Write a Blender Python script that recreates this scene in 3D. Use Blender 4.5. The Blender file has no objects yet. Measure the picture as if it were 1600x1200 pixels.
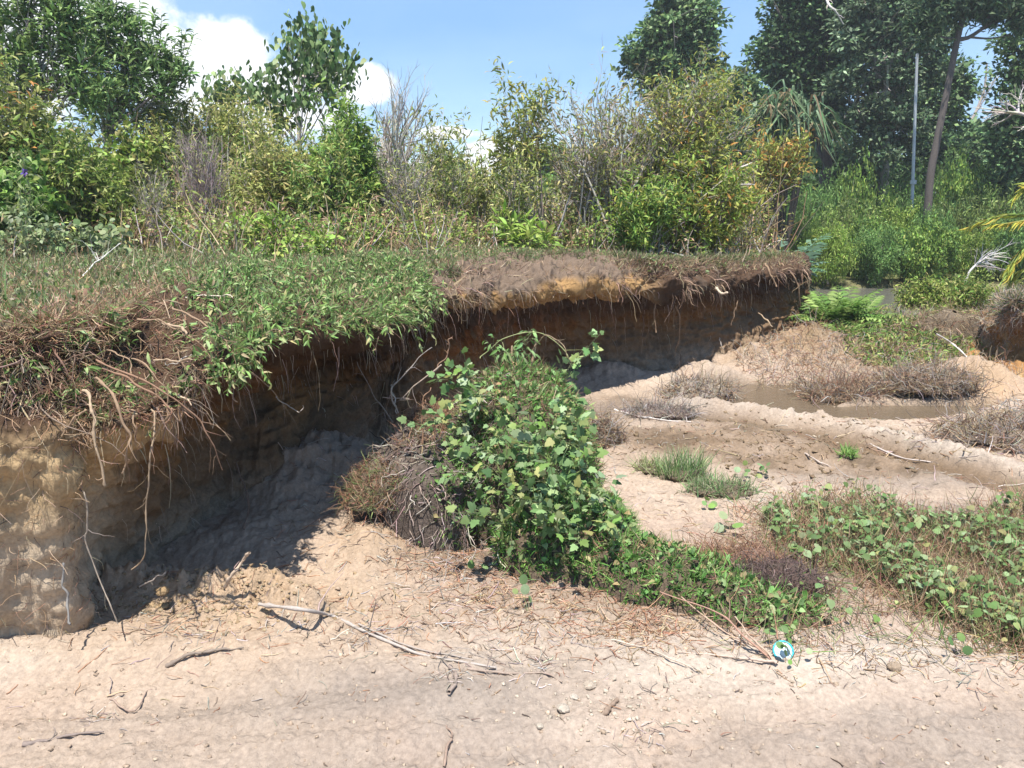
import bpy, math
import numpy as np

# ------------------------------------------------------------------ camera, sky, sun, exposure
S = bpy.context.scene
COL = S.collection
EYE = np.array([0.0, 0.0, 1.6])
PITCH = math.atan(270 / 1200)
F_PX = 1200.0
cam_d = bpy.data.cameras.new('camera')
cam = bpy.data.objects.new('camera', cam_d)
COL.objects.link(cam)
cam.location = EYE
cam.rotation_euler = (math.pi / 2 - PITCH, 0, 0)
cam_d.sensor_width = 36; cam_d.lens = 27.0
cam_d.clip_start = 0.05; cam_d.clip_end = 3000
S.camera = cam
S.view_settings.view_transform = 'Standard'; S.view_settings.look = 'None'
S.view_settings.gamma = 1.0
S.view_settings.exposure = 1.2
S.cycles.max_bounces = 6; S.cycles.transparent_max_bounces = 4
S.cycles.caustics_reflective = False; S.cycles.caustics_refractive = False

SUN_DIR = np.array([-0.07, -0.30, 0.95]); SUN_DIR /= np.linalg.norm(SUN_DIR)
SUN_ELEV = math.asin(SUN_DIR[2]); SUN_AZ = math.atan2(SUN_DIR[0], SUN_DIR[1])
sun_d = bpy.data.lights.new('sun', 'SUN')
sun_d.energy = 4.3; sun_d.angle = math.radians(0.5); sun_d.color = (1.0, 0.95, 0.87)
sun = bpy.data.objects.new('sun', sun_d); COL.objects.link(sun)
from mathutils import Vector, Matrix
sun.rotation_euler = Vector(SUN_DIR).to_track_quat('Z', 'Y').to_euler()

FW = np.array([0, math.cos(PITCH), -math.sin(PITCH)]); UP = np.array([0, math.sin(PITCH), math.cos(PITCH)])
def ray(px, py):
    r = FW - (py - 600) / F_PX * UP
    r = r + np.array([(px - 800) / F_PX, 0, 0]); return r
def atY(px, py, Y):
    r = ray(px, py); return EYE + r * (Y / r[1])
def atZ(px, py, z=0.0):
    r = ray(px, py); return EYE + r * ((z - EYE[2]) / r[2])
def mpp(p):                      # metres per photograph pixel at a point
    return float(np.dot(np.asarray(p) - EYE, FW)) / F_PX
def px_of(X, Y, Z=0.0):
    dz = Z - EYE[2]
    dep = Y * FW[1] + dz * FW[2]; dep = np.maximum(dep, 0.05)
    return 800 + F_PX * X / dep, 600 - F_PX * (Y * UP[1] + dz * UP[2]) / dep

W = bpy.data.worlds.new('World'); S.world = W; W.use_nodes = True
nt = W.node_tree; N = nt.nodes; L = nt.links
for n in list(N): N.remove(n)
def wn(t, **k):
    n = N.new(t)
    for a, b in k.items(): setattr(n, a, b)
    return n
def wmath(op, a, b=None, c=None, clamp=False):
    n = wn('ShaderNodeMath', operation=op, use_clamp=clamp)
    for i, v in enumerate((a, b, c)):
        if v is None: continue
        if isinstance(v, (int, float)): n.inputs[i].default_value = v
        else: L.new(v, n.inputs[i])
    return n.outputs[0]
out = wn('ShaderNodeOutputWorld'); bg = wn('ShaderNodeBackground'); L.new(bg.outputs[0], out.inputs[0])
bg.inputs[1].default_value = 0.092
sky = wn('ShaderNodeTexSky', sky_type='NISHITA', sun_disc=False)
sky.sun_elevation = SUN_ELEV; sky.sun_rotation = SUN_AZ; sky.altitude = 10
sky.air_density = 1.0; sky.dust_density = 0.3; sky.ozone_density = 2.0
tc = wn('ShaderNodeTexCoord')
gen = tc.outputs['Generated']
nz = wn('ShaderNodeTexNoise'); nz.inputs['Scale'].default_value = 11; nz.inputs['Detail'].default_value = 9
nz.inputs['Roughness'].default_value = 0.62
L.new(gen, nz.inputs['Vector'])
nz2 = wn('ShaderNodeTexNoise'); nz2.inputs['Scale'].default_value = 2.2; nz2.inputs['Detail'].default_value = 6
mp = wn('ShaderNodeMapping'); mp.inputs['Scale'].default_value = (1.0, 1.0, 3.0); L.new(gen, mp.inputs[0]); L.new(mp.outputs[0], nz2.inputs['Vector'])
# banks of cumulus: direction of the centre, angular radii
acc = None
for px, py, rx, ry in ((335, 80, 95, 62), (290, 135, 90, 50), (385, 135, 80, 55), (195, 12, 85, 40), (110, 30, 120, 60), (250, 60, 60, 40),
                       (30, 100, 110, 90), (572, 132, 44, 28), (470, 125, 60, 45), (440, 180, 120, 40), (700, 208, 55, 12), (800, 235, 90, 20),
                       (900, 255, 90, 20), (700, 270, 200, 30), (-300, 60, 260, 130), (2500, 120, 400, 90),
                       (-1300, 200, 500, 160)):
    d = ray(px, py); d = d / np.linalg.norm(d)
    rad = rx / F_PX / np.linalg.norm(ray(px, py)); radz = ry / F_PX / np.linalg.norm(ray(px, py))
    sub = wn('ShaderNodeVectorMath', operation='SUBTRACT'); L.new(gen, sub.inputs[0]); sub.inputs[1].default_value = tuple(d)
    mul = wn('ShaderNodeVectorMath', operation='MULTIPLY'); L.new(sub.outputs[0], mul.inputs[0]); mul.inputs[1].default_value = (1 / rad, 1 / rad, 1 / radz)
    ln = wn('ShaderNodeVectorMath', operation='LENGTH'); L.new(mul.outputs[0], ln.inputs[0])
    v = wmath('SUBTRACT', 1.0, ln.outputs['Value'])
    acc = v if acc is None else wmath('MAXIMUM', acc, v)
v = wmath('MULTIPLY_ADD', wmath('SUBTRACT', nz.outputs[0], 0.5), 2.6, acc)
mr = wn('ShaderNodeMapRange', interpolation_type='SMOOTHSTEP'); L.new(v, mr.inputs[0]); mr.inputs[1].default_value = -0.12; mr.inputs[2].default_value = 0.35
# thin veil of high cloud, stronger towards the left
mr2 = wn('ShaderNodeMapRange', interpolation_type='SMOOTHSTEP'); L.new(nz2.outputs[0], mr2.inputs[0]); mr2.inputs[1].default_value = 0.34; mr2.inputs[2].default_value = 0.80
mr2.inputs[3].default_value = 0.25; mr2.inputs[4].default_value = 0.80
mixv = wn('ShaderNodeMix', data_type='RGBA'); L.new(mr2.outputs[0], mixv.inputs['Factor']); L.new(sky.outputs[0], mixv.inputs['A']); mixv.inputs['B'].default_value = (1.1, 2.5, 4.8, 1)
mixc = wn('ShaderNodeMix', data_type='RGBA'); L.new(mr.outputs[0], mixc.inputs['Factor']); L.new(mixv.outputs['Result'], mixc.inputs['A']); mixc.inputs['B'].default_value = (6.4, 6.6, 6.8, 1)
L.new(mixc.outputs['Result'], bg.inputs[0])

# ------------------------------------------------------------------ helpers
RS = np.random.RandomState
def tag(o, label=None, cat=None, group=None, kind=None):
    if label: o['label'] = label
    if cat: o['category'] = cat
    if group: o['group'] = group
    if kind: o['kind'] = kind
    return o
def empty(name, loc=(0, 0, 0)):
    o = bpy.data.objects.new(name, None); COL.objects.link(o); o.location = [float(c) for c in loc]
    o.empty_display_size = 0.1
    return o
def unit(a): return a / np.maximum(np.linalg.norm(a, axis=-1, keepdims=True), 1e-9)
def pal(rs, n, cols, w=None, jit=0.16):
    cols = np.array(cols, float); i = rs.choice(len(cols), n, p=None if w is None else np.array(w) / np.sum(w))
    return np.clip(cols[i] * (1 + jit * rs.randn(n, 1)) * (1 + 0.06 * rs.randn(n, 3)), 0.004, 0.9)

class MB:
    def __init__(s, origin=(0, 0, 0)): s.V = []; s.F = []; s.C = []; s.n = 0; s.o = np.array(origin, float)
    def add(s, V, F, C):
        V = np.asarray(V, float).reshape(-1, 3); F = np.asarray(F, np.int64).reshape(-1, 4)
        C = np.asarray(C, float)
        if C.ndim == 1: C = np.repeat(C[None], len(V), 0)
        s.V.append(V - s.o); s.F.append(F + s.n); s.C.append(C); s.n += len(V)
    def build(s, name, mat, parent=None, smooth=True):
        V = np.concatenate(s.V); F = np.concatenate(s.F); C = np.concatenate(s.C)
        me = bpy.data.meshes.new(name)
        me.vertices.add(len(V)); me.vertices.foreach_set('co', V.astype(np.float32).ravel())
        me.loops.add(F.size); me.loops.foreach_set('vertex_index', F.astype(np.int32).ravel())
        me.polygons.add(len(F)); me.polygons.foreach_set('loop_start', np.arange(0, F.size, 4, dtype=np.int32))
        me.polygons.foreach_set('use_smooth', np.full(len(F), smooth))
        at = me.color_attributes.new('Col', 'FLOAT_COLOR', 'POINT')
        at.data.foreach_set('color', np.concatenate([C, np.ones((len(C), 1))], 1).astype(np.float32).ravel())
        me.materials.append(mat)
        me.update(calc_edges=True)
        o = bpy.data.objects.new(name, me); COL.objects.link(o)
        if parent is not None: o.parent = parent
        else: o.location = [float(c) for c in s.o]
        return o

def frames(D, rs, upbias=0.0, up=(0, 0, 1)):
    """leaf frames: columns side, along, normal"""
    D = unit(D); r = rs.randn(*D.shape); r = unit(r) * (1 - upbias) + np.array(up) * upbias
    s = unit(np.cross(D, r)); n = np.cross(s, D)
    return np.stack([s, D, n], -1)
def scatter(mb, T, pos, fr, scale, col):
    TV, TF = T; n = len(pos)
    if n == 0: return
    scale = np.asarray(scale, float)
    if scale.ndim == 1: scale = np.repeat(scale[:, None], 3, 1)
    V = np.einsum('nij,nkj->nki', fr, TV[None] * scale[:, None]) + pos[:, None]
    F = TF[None] + (np.arange(n) * len(TV))[:, None, None]
    mb.add(V.reshape(-1, 3), F.reshape(-1, 4), np.repeat(col, len(TV), 0))
def tubes(mb, P, R, sides, col):
    """P (N,k,3) polylines, R (N,k) radii, col (N,3)"""
    P = np.asarray(P, float); N_, k, _ = P.shape
    if N_ == 0: return
    T = np.empty_like(P); T[:, 1:-1] = P[:, 2:] - P[:, :-2]; T[:, 0] = P[:, 1] - P[:, 0]; T[:, -1] = P[:, -1] - P[:, -2]
    T = unit(T)
    ref = np.where(np.abs(unit(P[:, -1] - P[:, 0])[:, 2:3]) > 0.8, np.array([[1., 0, 0]]), np.array([[0, 0, 1.]]))
    A = unit(np.cross(T, ref[:, None])); B = np.cross(T, A)
    th = np.arange(sides) * 2 * math.pi / sides
    V = P[:, :, None] + R[:, :, None, None] * (np.cos(th)[None, None, :, None] * A[:, :, None] + np.sin(th)[None, None, :, None] * B[:, :, None])
    i = np.arange(k - 1)[:, None] * sides; j = np.arange(sides)[None]; j2 = (j + 1) % sides
    F = np.stack([i + j, i + j2, i + sides + j2, i + sides + j], -1).reshape(-1, 4)
    F = F[None] + (np.arange(N_) * k * sides)[:, None, None]
    mb.add(V.reshape(-1, 3), F.reshape(-1, 4), np.repeat(np.asarray(col), k * sides, 0))
def crom(P, n):
    """Catmull-Rom through control points (k,...) -> n samples"""
    P = np.asarray(P, float); k = len(P); t = np.linspace(0, k - 1, n); i = np.minimum(t.astype(int), k - 2); f = t - i
    f = f.reshape((-1,) + (1,) * (P.ndim - 1))
    a = P[np.maximum(i - 1, 0)]; b = P[i]; c = P[i + 1]; d = P[np.minimum(i + 2, k - 1)]
    return 0.5 * (2 * b + (c - a) * f + (2 * a - 5 * b + 4 * c - d) * f ** 2 + (3 * b - a - 3 * c + d) * f ** 3)
def grow(P, D, Ln, R, nseg, wander, trop, rs, taper=0.25):
    n = len(P); pts = np.empty((n, nseg + 1, 3)); pts[:, 0] = P; d = unit(D)
    for k in range(nseg):
        d = unit(d + wander * rs.randn(n, 3) + np.array(trop) / nseg)
        pts[:, k + 1] = pts[:, k] + d * (Ln / nseg)[:, None]
    rad = R[:, None] * np.linspace(1, taper, nseg + 1)[None]
    return pts, rad
def kids(pts, rad, per, tlo, thi, ang, ratio, rr, rs, Lpar):
    n, k, _ = pts.shape; idx = np.repeat(np.arange(n), per); m = len(idx)
    t = rs.uniform(tlo, thi, m) * (k - 1); i = np.minimum(t.astype(int), k - 2); f = (t - i)[:, None]
    p = pts[idx, i] * (1 - f) + pts[idx, i + 1] * f
    d = unit(pts[idx, i + 1] - pts[idx, i]); q = unit(np.cross(d, rs.randn(m, 3)))
    a = ang * rs.uniform(0.6, 1.3, m)[:, None]
    dd = np.cos(a) * d + np.sin(a) * q
    r = rad[idx, i] * rr
    return p, dd, Lpar[idx] * ratio * rs.uniform(0.6, 1.2, m) * (1.15 - 0.5 * t / (k - 1)), r
def along(pts, m, rs, tlo=0.2, thi=1.0):
    n, k, _ = pts.shape; idx = rs.randint(0, n, m)
    t = rs.uniform(tlo, thi, m) * (k - 1); i = np.minimum(t.astype(int), k - 2); f = (t - i)[:, None]
    return pts[idx, i] * (1 - f) + pts[idx, i + 1] * f, unit(pts[idx, i + 1] - pts[idx, i])

# leaf templates: quads in x (side), y (along), z (normal)
def strip(ws, ys, zs):
    V = []; F = []
    for w, y, z in zip(ws, ys, zs): V += [(-w, y, z), (w, y, z)]
    for i in range(len(ws) - 1): a = 2 * i; F.append((a, a + 1, a + 3, a + 2))
    return np.array(V, float), np.array(F)
def folded(ws, ys, zs, fold=0.35):
    V = []; F = []
    for w, y, z in zip(ws, ys, zs): V += [(-w, y, z + fold * w), (0, y, z), (w, y, z + fold * w)]
    for i in range(len(ws) - 1): a = 3 * i; F += [(a, a + 1, a + 4, a + 3), (a + 1, a + 2, a + 5, a + 4)]
    return np.array(V, float), np.array(F)
def fan(out_, cup=0.15):
    out_ = np.array(out_, float); n = len(out_); c = np.array([[0, 0.22, 0]])
    r = np.linalg.norm(out_ - c[:, :2], axis=1)
    V = np.concatenate([c, np.concatenate([out_, -(cup * r ** 2)[:, None]], 1)])
    F = [(0, 1 + i, 1 + (i + 1) % n, 1 + (i + 2) % n) for i in range(0, n, 2)]
    return V, np.array(F)
DIA = (np.array([(0, 0, 0), (.28, .5, .03), (0, 1, -.08), (-.28, .5, .03)], float), np.array([(0, 1, 2, 3)]))
NARROW = (np.array([(0, 0, 0), (.13, .5, .03), (0, 1, -.12), (-.13, .5, .03)], float), np.array([(0, 1, 2, 3)]))
OVATE = folded((.03, .26, .30, .02), (0, .25, .6, 1), (0, .02, 0, -.14))
LONGL = folded((.03, .13, .12, .01), (0, .3, .65, 1), (0, .03, 0, -.18))
BLADE = strip((.05, .045, .03, .006), (0, .38, .72, 1), (0, .03, -.02, -.16))
BLADE2 = strip((.05, .04, .006), (0, .55, 1), (0, .05, -.1))
LOBED = fan([(0, 0), (.16, -.10), (.40, .02), (.36, .22), (.50, .46), (.28, .50), (.22, .74), (0, 1.0), (-.22, .74), (-.28, .50), (-.50, .46), (-.36, .22), (-.40, .02), (-.16, -.10)], .25)
HEART = fan([(0, .02), (.20, -.08), (.42, .08), (.46, .32), (.30, .66), (0, 1), (-.30, .66), (-.46, .32), (-.42, .08), (-.20, -.08)], .3)
ROUND = fan([(0, 0), (.28, .08), (.45, .36), (.38, .72), (.12, .94), (-.12, .94), (-.38, .72), (-.45, .36), (-.28, .08), (-.1, .01)], .25)
STRAP = strip((.018, .024, .022, .016, .004), (0, .3, .6, .82, 1), (0, .10, .0, -.22, -.50))

# value noise
def hsh(ix, iy, iz, seed):
    h = (ix * 374761393 + iy * 668265263 + iz * 2147483647 + seed * 1274126177) & 0xFFFFFFFF
    h = ((h ^ (h >> 13)) * 1274126177) & 0xFFFFFFFF
    h = (h ^ (h >> 16)) & 0xFFFFFF
    return h / float(0xFFFFFF)
def vn(x, y, z=None, seed=0):
    x = np.asarray(x, float); y = np.asarray(y, float)
    ix = np.floor(x).astype(np.int64); iy = np.floor(y).astype(np.int64)
    fx = x - ix; fy = y - iy; fx = fx * fx * (3 - 2 * fx); fy = fy * fy * (3 - 2 * fy)
    def lay(iz):
        a = hsh(ix, iy, iz, seed); b = hsh(ix + 1, iy, iz, seed); c = hsh(ix, iy + 1, iz, seed); d = hsh(ix + 1, iy + 1, iz, seed)
        return (a * (1 - fx) + b * fx) * (1 - fy) + (c * (1 - fx) + d * fx) * fy
    if z is None: return lay(np.int64(7)) * 2 - 1
    z = np.asarray(z, float); iz = np.floor(z).astype(np.int64); fz = z - iz; fz = fz * fz * (3 - 2 * fz)
    return (lay(iz) * (1 - fz) + lay(iz + 1) * fz) * 2 - 1
def fbm(x, y, z=None, o=5, seed=0, g=0.5, ridge=False):
    s = 0; a = 1.0; t = 0; f = 1.0
    for k in range(o):
        v = vn(np.asarray(x) * f + 17.3 * k, np.asarray(y) * f - 9.1 * k, None if z is None else np.asarray(z) * f + 3.7 * k, seed + k)
        if ridge: v = 1 - 2 * np.abs(v)
        s = s + a * v; t += a; a *= g; f *= 2.03
    return s / t
def sst(a, b, x): t = np.clip((x - a) / (b - a), 0, 1); return t * t * (3 - 2 * t)

# ------------------------------------------------------------------ materials (all read the per-vertex tint and add their own grain)
def mat(name, rough=0.8, spec=0.25, trans=0.0, grain=0.25, gscale=60, bump=0.0, bscale=80, wet=False, bdist=0.01):
    m = bpy.data.materials.new(name); m.use_nodes = True; t = m.node_tree; n = t.nodes; l = t.links
    for q in list(n): n.remove(q)
    o = n.new('ShaderNodeOutputMaterial'); p = n.new('ShaderNodeBsdfPrincipled')
    a = n.new('ShaderNodeAttribute'); a.attribute_name = 'Col'
    p.inputs['Roughness'].default_value = rough; p.inputs['Specular IOR Level'].default_value = spec
    c = a.outputs['Color']
    if grain > 0:
        tc = n.new('ShaderNodeTexCoord'); z = n.new('ShaderNodeTexNoise'); z.inputs['Scale'].default_value = gscale; z.inputs['Detail'].default_value = 6; z.inputs['Roughness'].default_value = .65
        l.new(tc.outputs['Object'], z.inputs['Vector'])
        mr = n.new('ShaderNodeMapRange'); l.new(z.outputs[0], mr.inputs[0]); mr.inputs[1].default_value = .3; mr.inputs[2].default_value = .7; mr.inputs[3].default_value = 1 - grain; mr.inputs[4].default_value = 1 + grain
        mx = n.new('ShaderNodeVectorMath'); mx.operation = 'SCALE'; l.new(c, mx.inputs[0]); l.new(mr.outputs[0], mx.inputs['Scale']); c = mx.outputs[0]
        if bump > 0:
            z2 = n.new('ShaderNodeTexNoise'); z2.inputs['Scale'].default_value = bscale; z2.inputs['Detail'].default_value = 8; z2.inputs['Roughness'].default_value = .7
            l.new(tc.outputs['Object'], z2.inputs['Vector'])
            b = n.new('ShaderNodeBump'); b.inputs['Strength'].default_value = bump; b.inputs['Distance'].default_value = bdist
            l.new(z2.outputs[0], b.inputs['Height']); l.new(b.outputs[0], p.inputs['Normal'])
    l.new(c, p.inputs['Base Color'])
    if wet:
        w = n.new('ShaderNodeAttribute'); w.attribute_name = 'Wet'
        mr = n.new('ShaderNodeMapRange'); l.new(w.outputs['Fac'], mr.inputs[0]); mr.inputs[3].default_value = rough; mr.inputs[4].default_value = 0.33
        l.new(mr.outputs[0], p.inputs['Roughness'])
    sh = p.outputs[0]
    if trans > 0:
        tr = n.new('ShaderNodeBsdfTranslucent'); l.new(c, tr.inputs[0]); ms = n.new('ShaderNodeMixShader'); ms.inputs[0].default_value = trans
        l.new(sh, ms.inputs[1]); l.new(tr.outputs[0], ms.inputs[2]); sh = ms.outputs[0]
    l.new(sh, o.inputs[0]); return m
M_SOIL = mat('sandy_soil', .92, .12, 0, .22, 55, .8, 42, wet=True, bdist=.020)
M_BANK = mat('bank_soil', .95, .08, 0, .22, 70, .6, 70, bdist=.012)
M_LEAF = mat('leaf', .55, .24, .32, .10, 40)
M_GRASS = mat('grass_blade', .6, .3, .25, .0)
M_BARK = mat('bark', .9, .15, 0, .3, 35, .5, 60)
M_TWIG = mat('dry_twig', .85, .15, 0, .2, 90)
M_CLOD = mat('clod_soil', .95, .08, 0, .3, 60, .8, 60, bdist=.02)
# ------------------------------------------------------------------ floor of the cut: one sheet out to the horizon
def gp(px, py, z=0.0): return atZ(px, py, z)[:2]
def gauss(X, Y, c, sx, sy, rot=0.0):
    dx = X - c[0]; dy = Y - c[1]; cr, sr = math.cos(rot), math.sin(rot)
    return np.exp(-((dx * cr + dy * sr) / sx) ** 2 - ((-dx * sr + dy * cr) / sy) ** 2)
def segdist(X, Y, pts):
    best = np.full(np.shape(X), 1e9); side = np.zeros(np.shape(X))
    for a, b in zip(pts[:-1], pts[1:]):
        ax, ay = a; bx, by = b; vx, vy = bx - ax, by - ay; L2 = vx * vx + vy * vy
        t = np.clip(((X - ax) * vx + (Y - ay) * vy) / L2, 0, 1); dx = X - ax - t * vx; dy = Y - ay - t * vy
        d = np.hypot(dx, dy); sd = vx * (Y - ay) - vy * (X - ax); u = d < best
        side = np.where(u, np.sign(sd), side); best = np.where(u, d, best)
    return best, side
BERM = [gp(1060, 632), gp(1180, 640), gp(1330, 668), gp(1480, 705), gp(1620, 745), gp(1800, 790)]
BERM2 = [gp(1340, 715), gp(1480, 765), gp(1640, 800)]
PUDS = [(gp(1215, 612), .75, .55, .08), (gp(1150, 608), .5, .3, 0), (gp(1380, 640), 1.0, .30, 0), (gp(1520, 636), .9, .22, .0)]
SWAMP = np.array([8.3, 15.3])
def swamp_m(X, Y): return ((X - 8.6) / 4.6) ** 2 + ((Y - 15.2) / 2.4) ** 2
def floor_parts(X, Y):
    wx = X + .06 * fbm(X * 3, Y * 3, o=3, seed=5); wy = Y + .06 * fbm(X * 3 + 9, Y * 3, o=3, seed=6)
    z = .018 * fbm(X * 1.3, Y * 1.3, o=4, seed=1) + .010 * fbm(X * 7, Y * 7, o=4, seed=2)
    near = sst(14, 9, Y)
    # talus below the left wall, piled sand, heaps at the foot of the back wall
    t = 0
    for (px, py, zz, sx, sy, h) in ((455, 735, .15, .32, .34, .15), (520, 740, .1, .36, .36, .17), (380, 830, .05, .35, .25, .05), (590, 790, .0, .45, .45, .10),
                                    (955, 590, 0, .30, .20, .16), (880, 600, 0, .4, .25, .08), (1100, 592, 0, .34, .22, .15), (1180, 560, 0.1, .35, .25, .20), (1245, 548, .12, .34, .30, .20),
                                    (1300, 560, .06, .35, .35, .12), (1520, 590, .1, .40, .35, .26), (1600, 640, .05, .6, .3, .10), (590, 860, 0, .14, .30, .07)):
        t = t + h * gauss(wx, wy, gp(px, py, zz), sx, sy)
    t = t + .24 * gauss(wx, wy, (4.35, 8.8), 1.25, 1.0) + .16 * gauss(wx, wy, (6.1, 10.0), 1.3, 1.2)
    t = t - .07 * gauss(wx, wy, gp(285, 893), .45, .16)
    t = t + .14 * gauss(wx, wy, (3.6, 10.8), 1.0, 1.2)
    rough = np.clip(np.abs(t) * 4, 0, 1)
    z = z + t * (1 + .16 * fbm(X * 5, Y * 5, o=4, seed=8, ridge=True)) + .045 * rough * fbm(X * 7, Y * 7, o=5, seed=18, ridge=True) + .09 * np.clip(gauss(wx, wy, (2.9, 8.2), 1.6, .5), 0, 1) * fbm(X * 4, Y * 5, o=4, seed=19, ridge=True)
    # crumbly crest of ochre sand in front of the shaded hollow
    d, sd = segdist(wx, wy, [gp(165, 925), gp(260, 915), gp(340, 925), gp(420, 940), gp(470, 960)])
    crest = np.exp(-(d / .10) ** 2)
    z = z + crest * (.075 + .085 * fbm(X * 14, Y * 14, o=4, seed=9, ridge=True))
    # raised edge of the haul track in the foreground
    d, sd = segdist(X, Y, [gp(-300, 1010), gp(200, 1010), gp(600, 1060), gp(1000, 1035), gp(1300, 1045), gp(1700, 1060)])
    z = z + .03 * np.exp(-(d / .16) ** 2)
    # ruts running across the foreground
    rut = np.sin((Y * 1.0 - X * .16) * 30 + 2.2 * fbm(X * 1.5, Y * 4, o=3, seed=12)); trk = sst(2.75, 2.3, Y - .03 * X)
    z = z + trk * (.006 * rut + .010 * np.sin((Y - X * .12) * 9 + 1))
    # berm and wet channel on the right
    d, sd = segdist(wx, wy, BERM)
    ber = np.exp(-(d / .11) ** 2); chan = np.exp(-((d - .30) / .17) ** 2) * (sd < 0)
    z = z + ber * (.040 + .060 * fbm(X * 6, Y * 6, o=5, seed=14, ridge=True, g=.6)) - chan * .045
    d2, sd2 = segdist(wx, wy, BERM2); z = z + .04 * np.exp(-(d2 / .09) ** 2) - .025 * np.exp(-((d2 - .22) / .12) ** 2) * (sd2 > 0)
    U, Vp = px_of(X, Y)
    mudm = np.clip((gauss(X, Y, gp(1190, 695), 1.35, .46, -.18) * 1.6 + gauss(X, Y, gp(980, 635), .65, .5) * 1.2 + gauss(X, Y, gp(1420, 745), .9, .2, -.25) * 1.0) * (.75 + .9 * fbm(X * 1.8, Y * 2.4, o=4, seed=16)), 0, 1)
    rd = fbm(X * 8, Y * 10, o=5, seed=15, ridge=True, g=.6)
    z = z + mudm * .034 * rd * near
    pud = 0
    for c, sx, sy, r in PUDS: pud = np.maximum(pud, gauss(wx, wy, c, sx, sy, r))
    pud = sst(.28, .62, pud)
    z = z * (1 - .75 * pud) - .075 * pud
    sw = sst(1.25, .8, swamp_m(X, Y)); z = z - .35 * sw * (Y > 9)
    # small-scale crumb, footmarks and clods
    cr = .010 * fbm(X * 26, Y * 26, o=4, seed=20, g=.6) + .012 * np.maximum(0, fbm(X * 16, Y * 16, o=3, seed=21, ridge=True) - .15) * (1 - .3 * trk)
    cr = cr + .0035 * vn(X * 62, Y * 62, seed=33)
    pk = sst(.30, .75, vn(X * 24, Y * 34, seed=31)) * (-.014) * sst(-.4, .3, fbm(X * 1.2, Y * 1.2, seed=32, o=2))
    z = z + (cr + pk) * near * (1 - .8 * pud) * (1 + .8 * rough)
    z = z + .9 * sst(18, 60, Y) + .15 * sst(22, 40, Y) * fbm(X * .1, Y * .1, o=3, seed=3)
    return z, dict(mud=mudm, pud=pud, sw=sw, chan=chan, ber=ber, crest=crest, t=t, trk=trk, U=U, V=Vp, wx=wx, wy=wy)
def floor_z(x, y): return floor_parts(np.atleast_1d(np.asarray(x, float)), np.atleast_1d(np.asarray(y, float)))[0]

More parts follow.
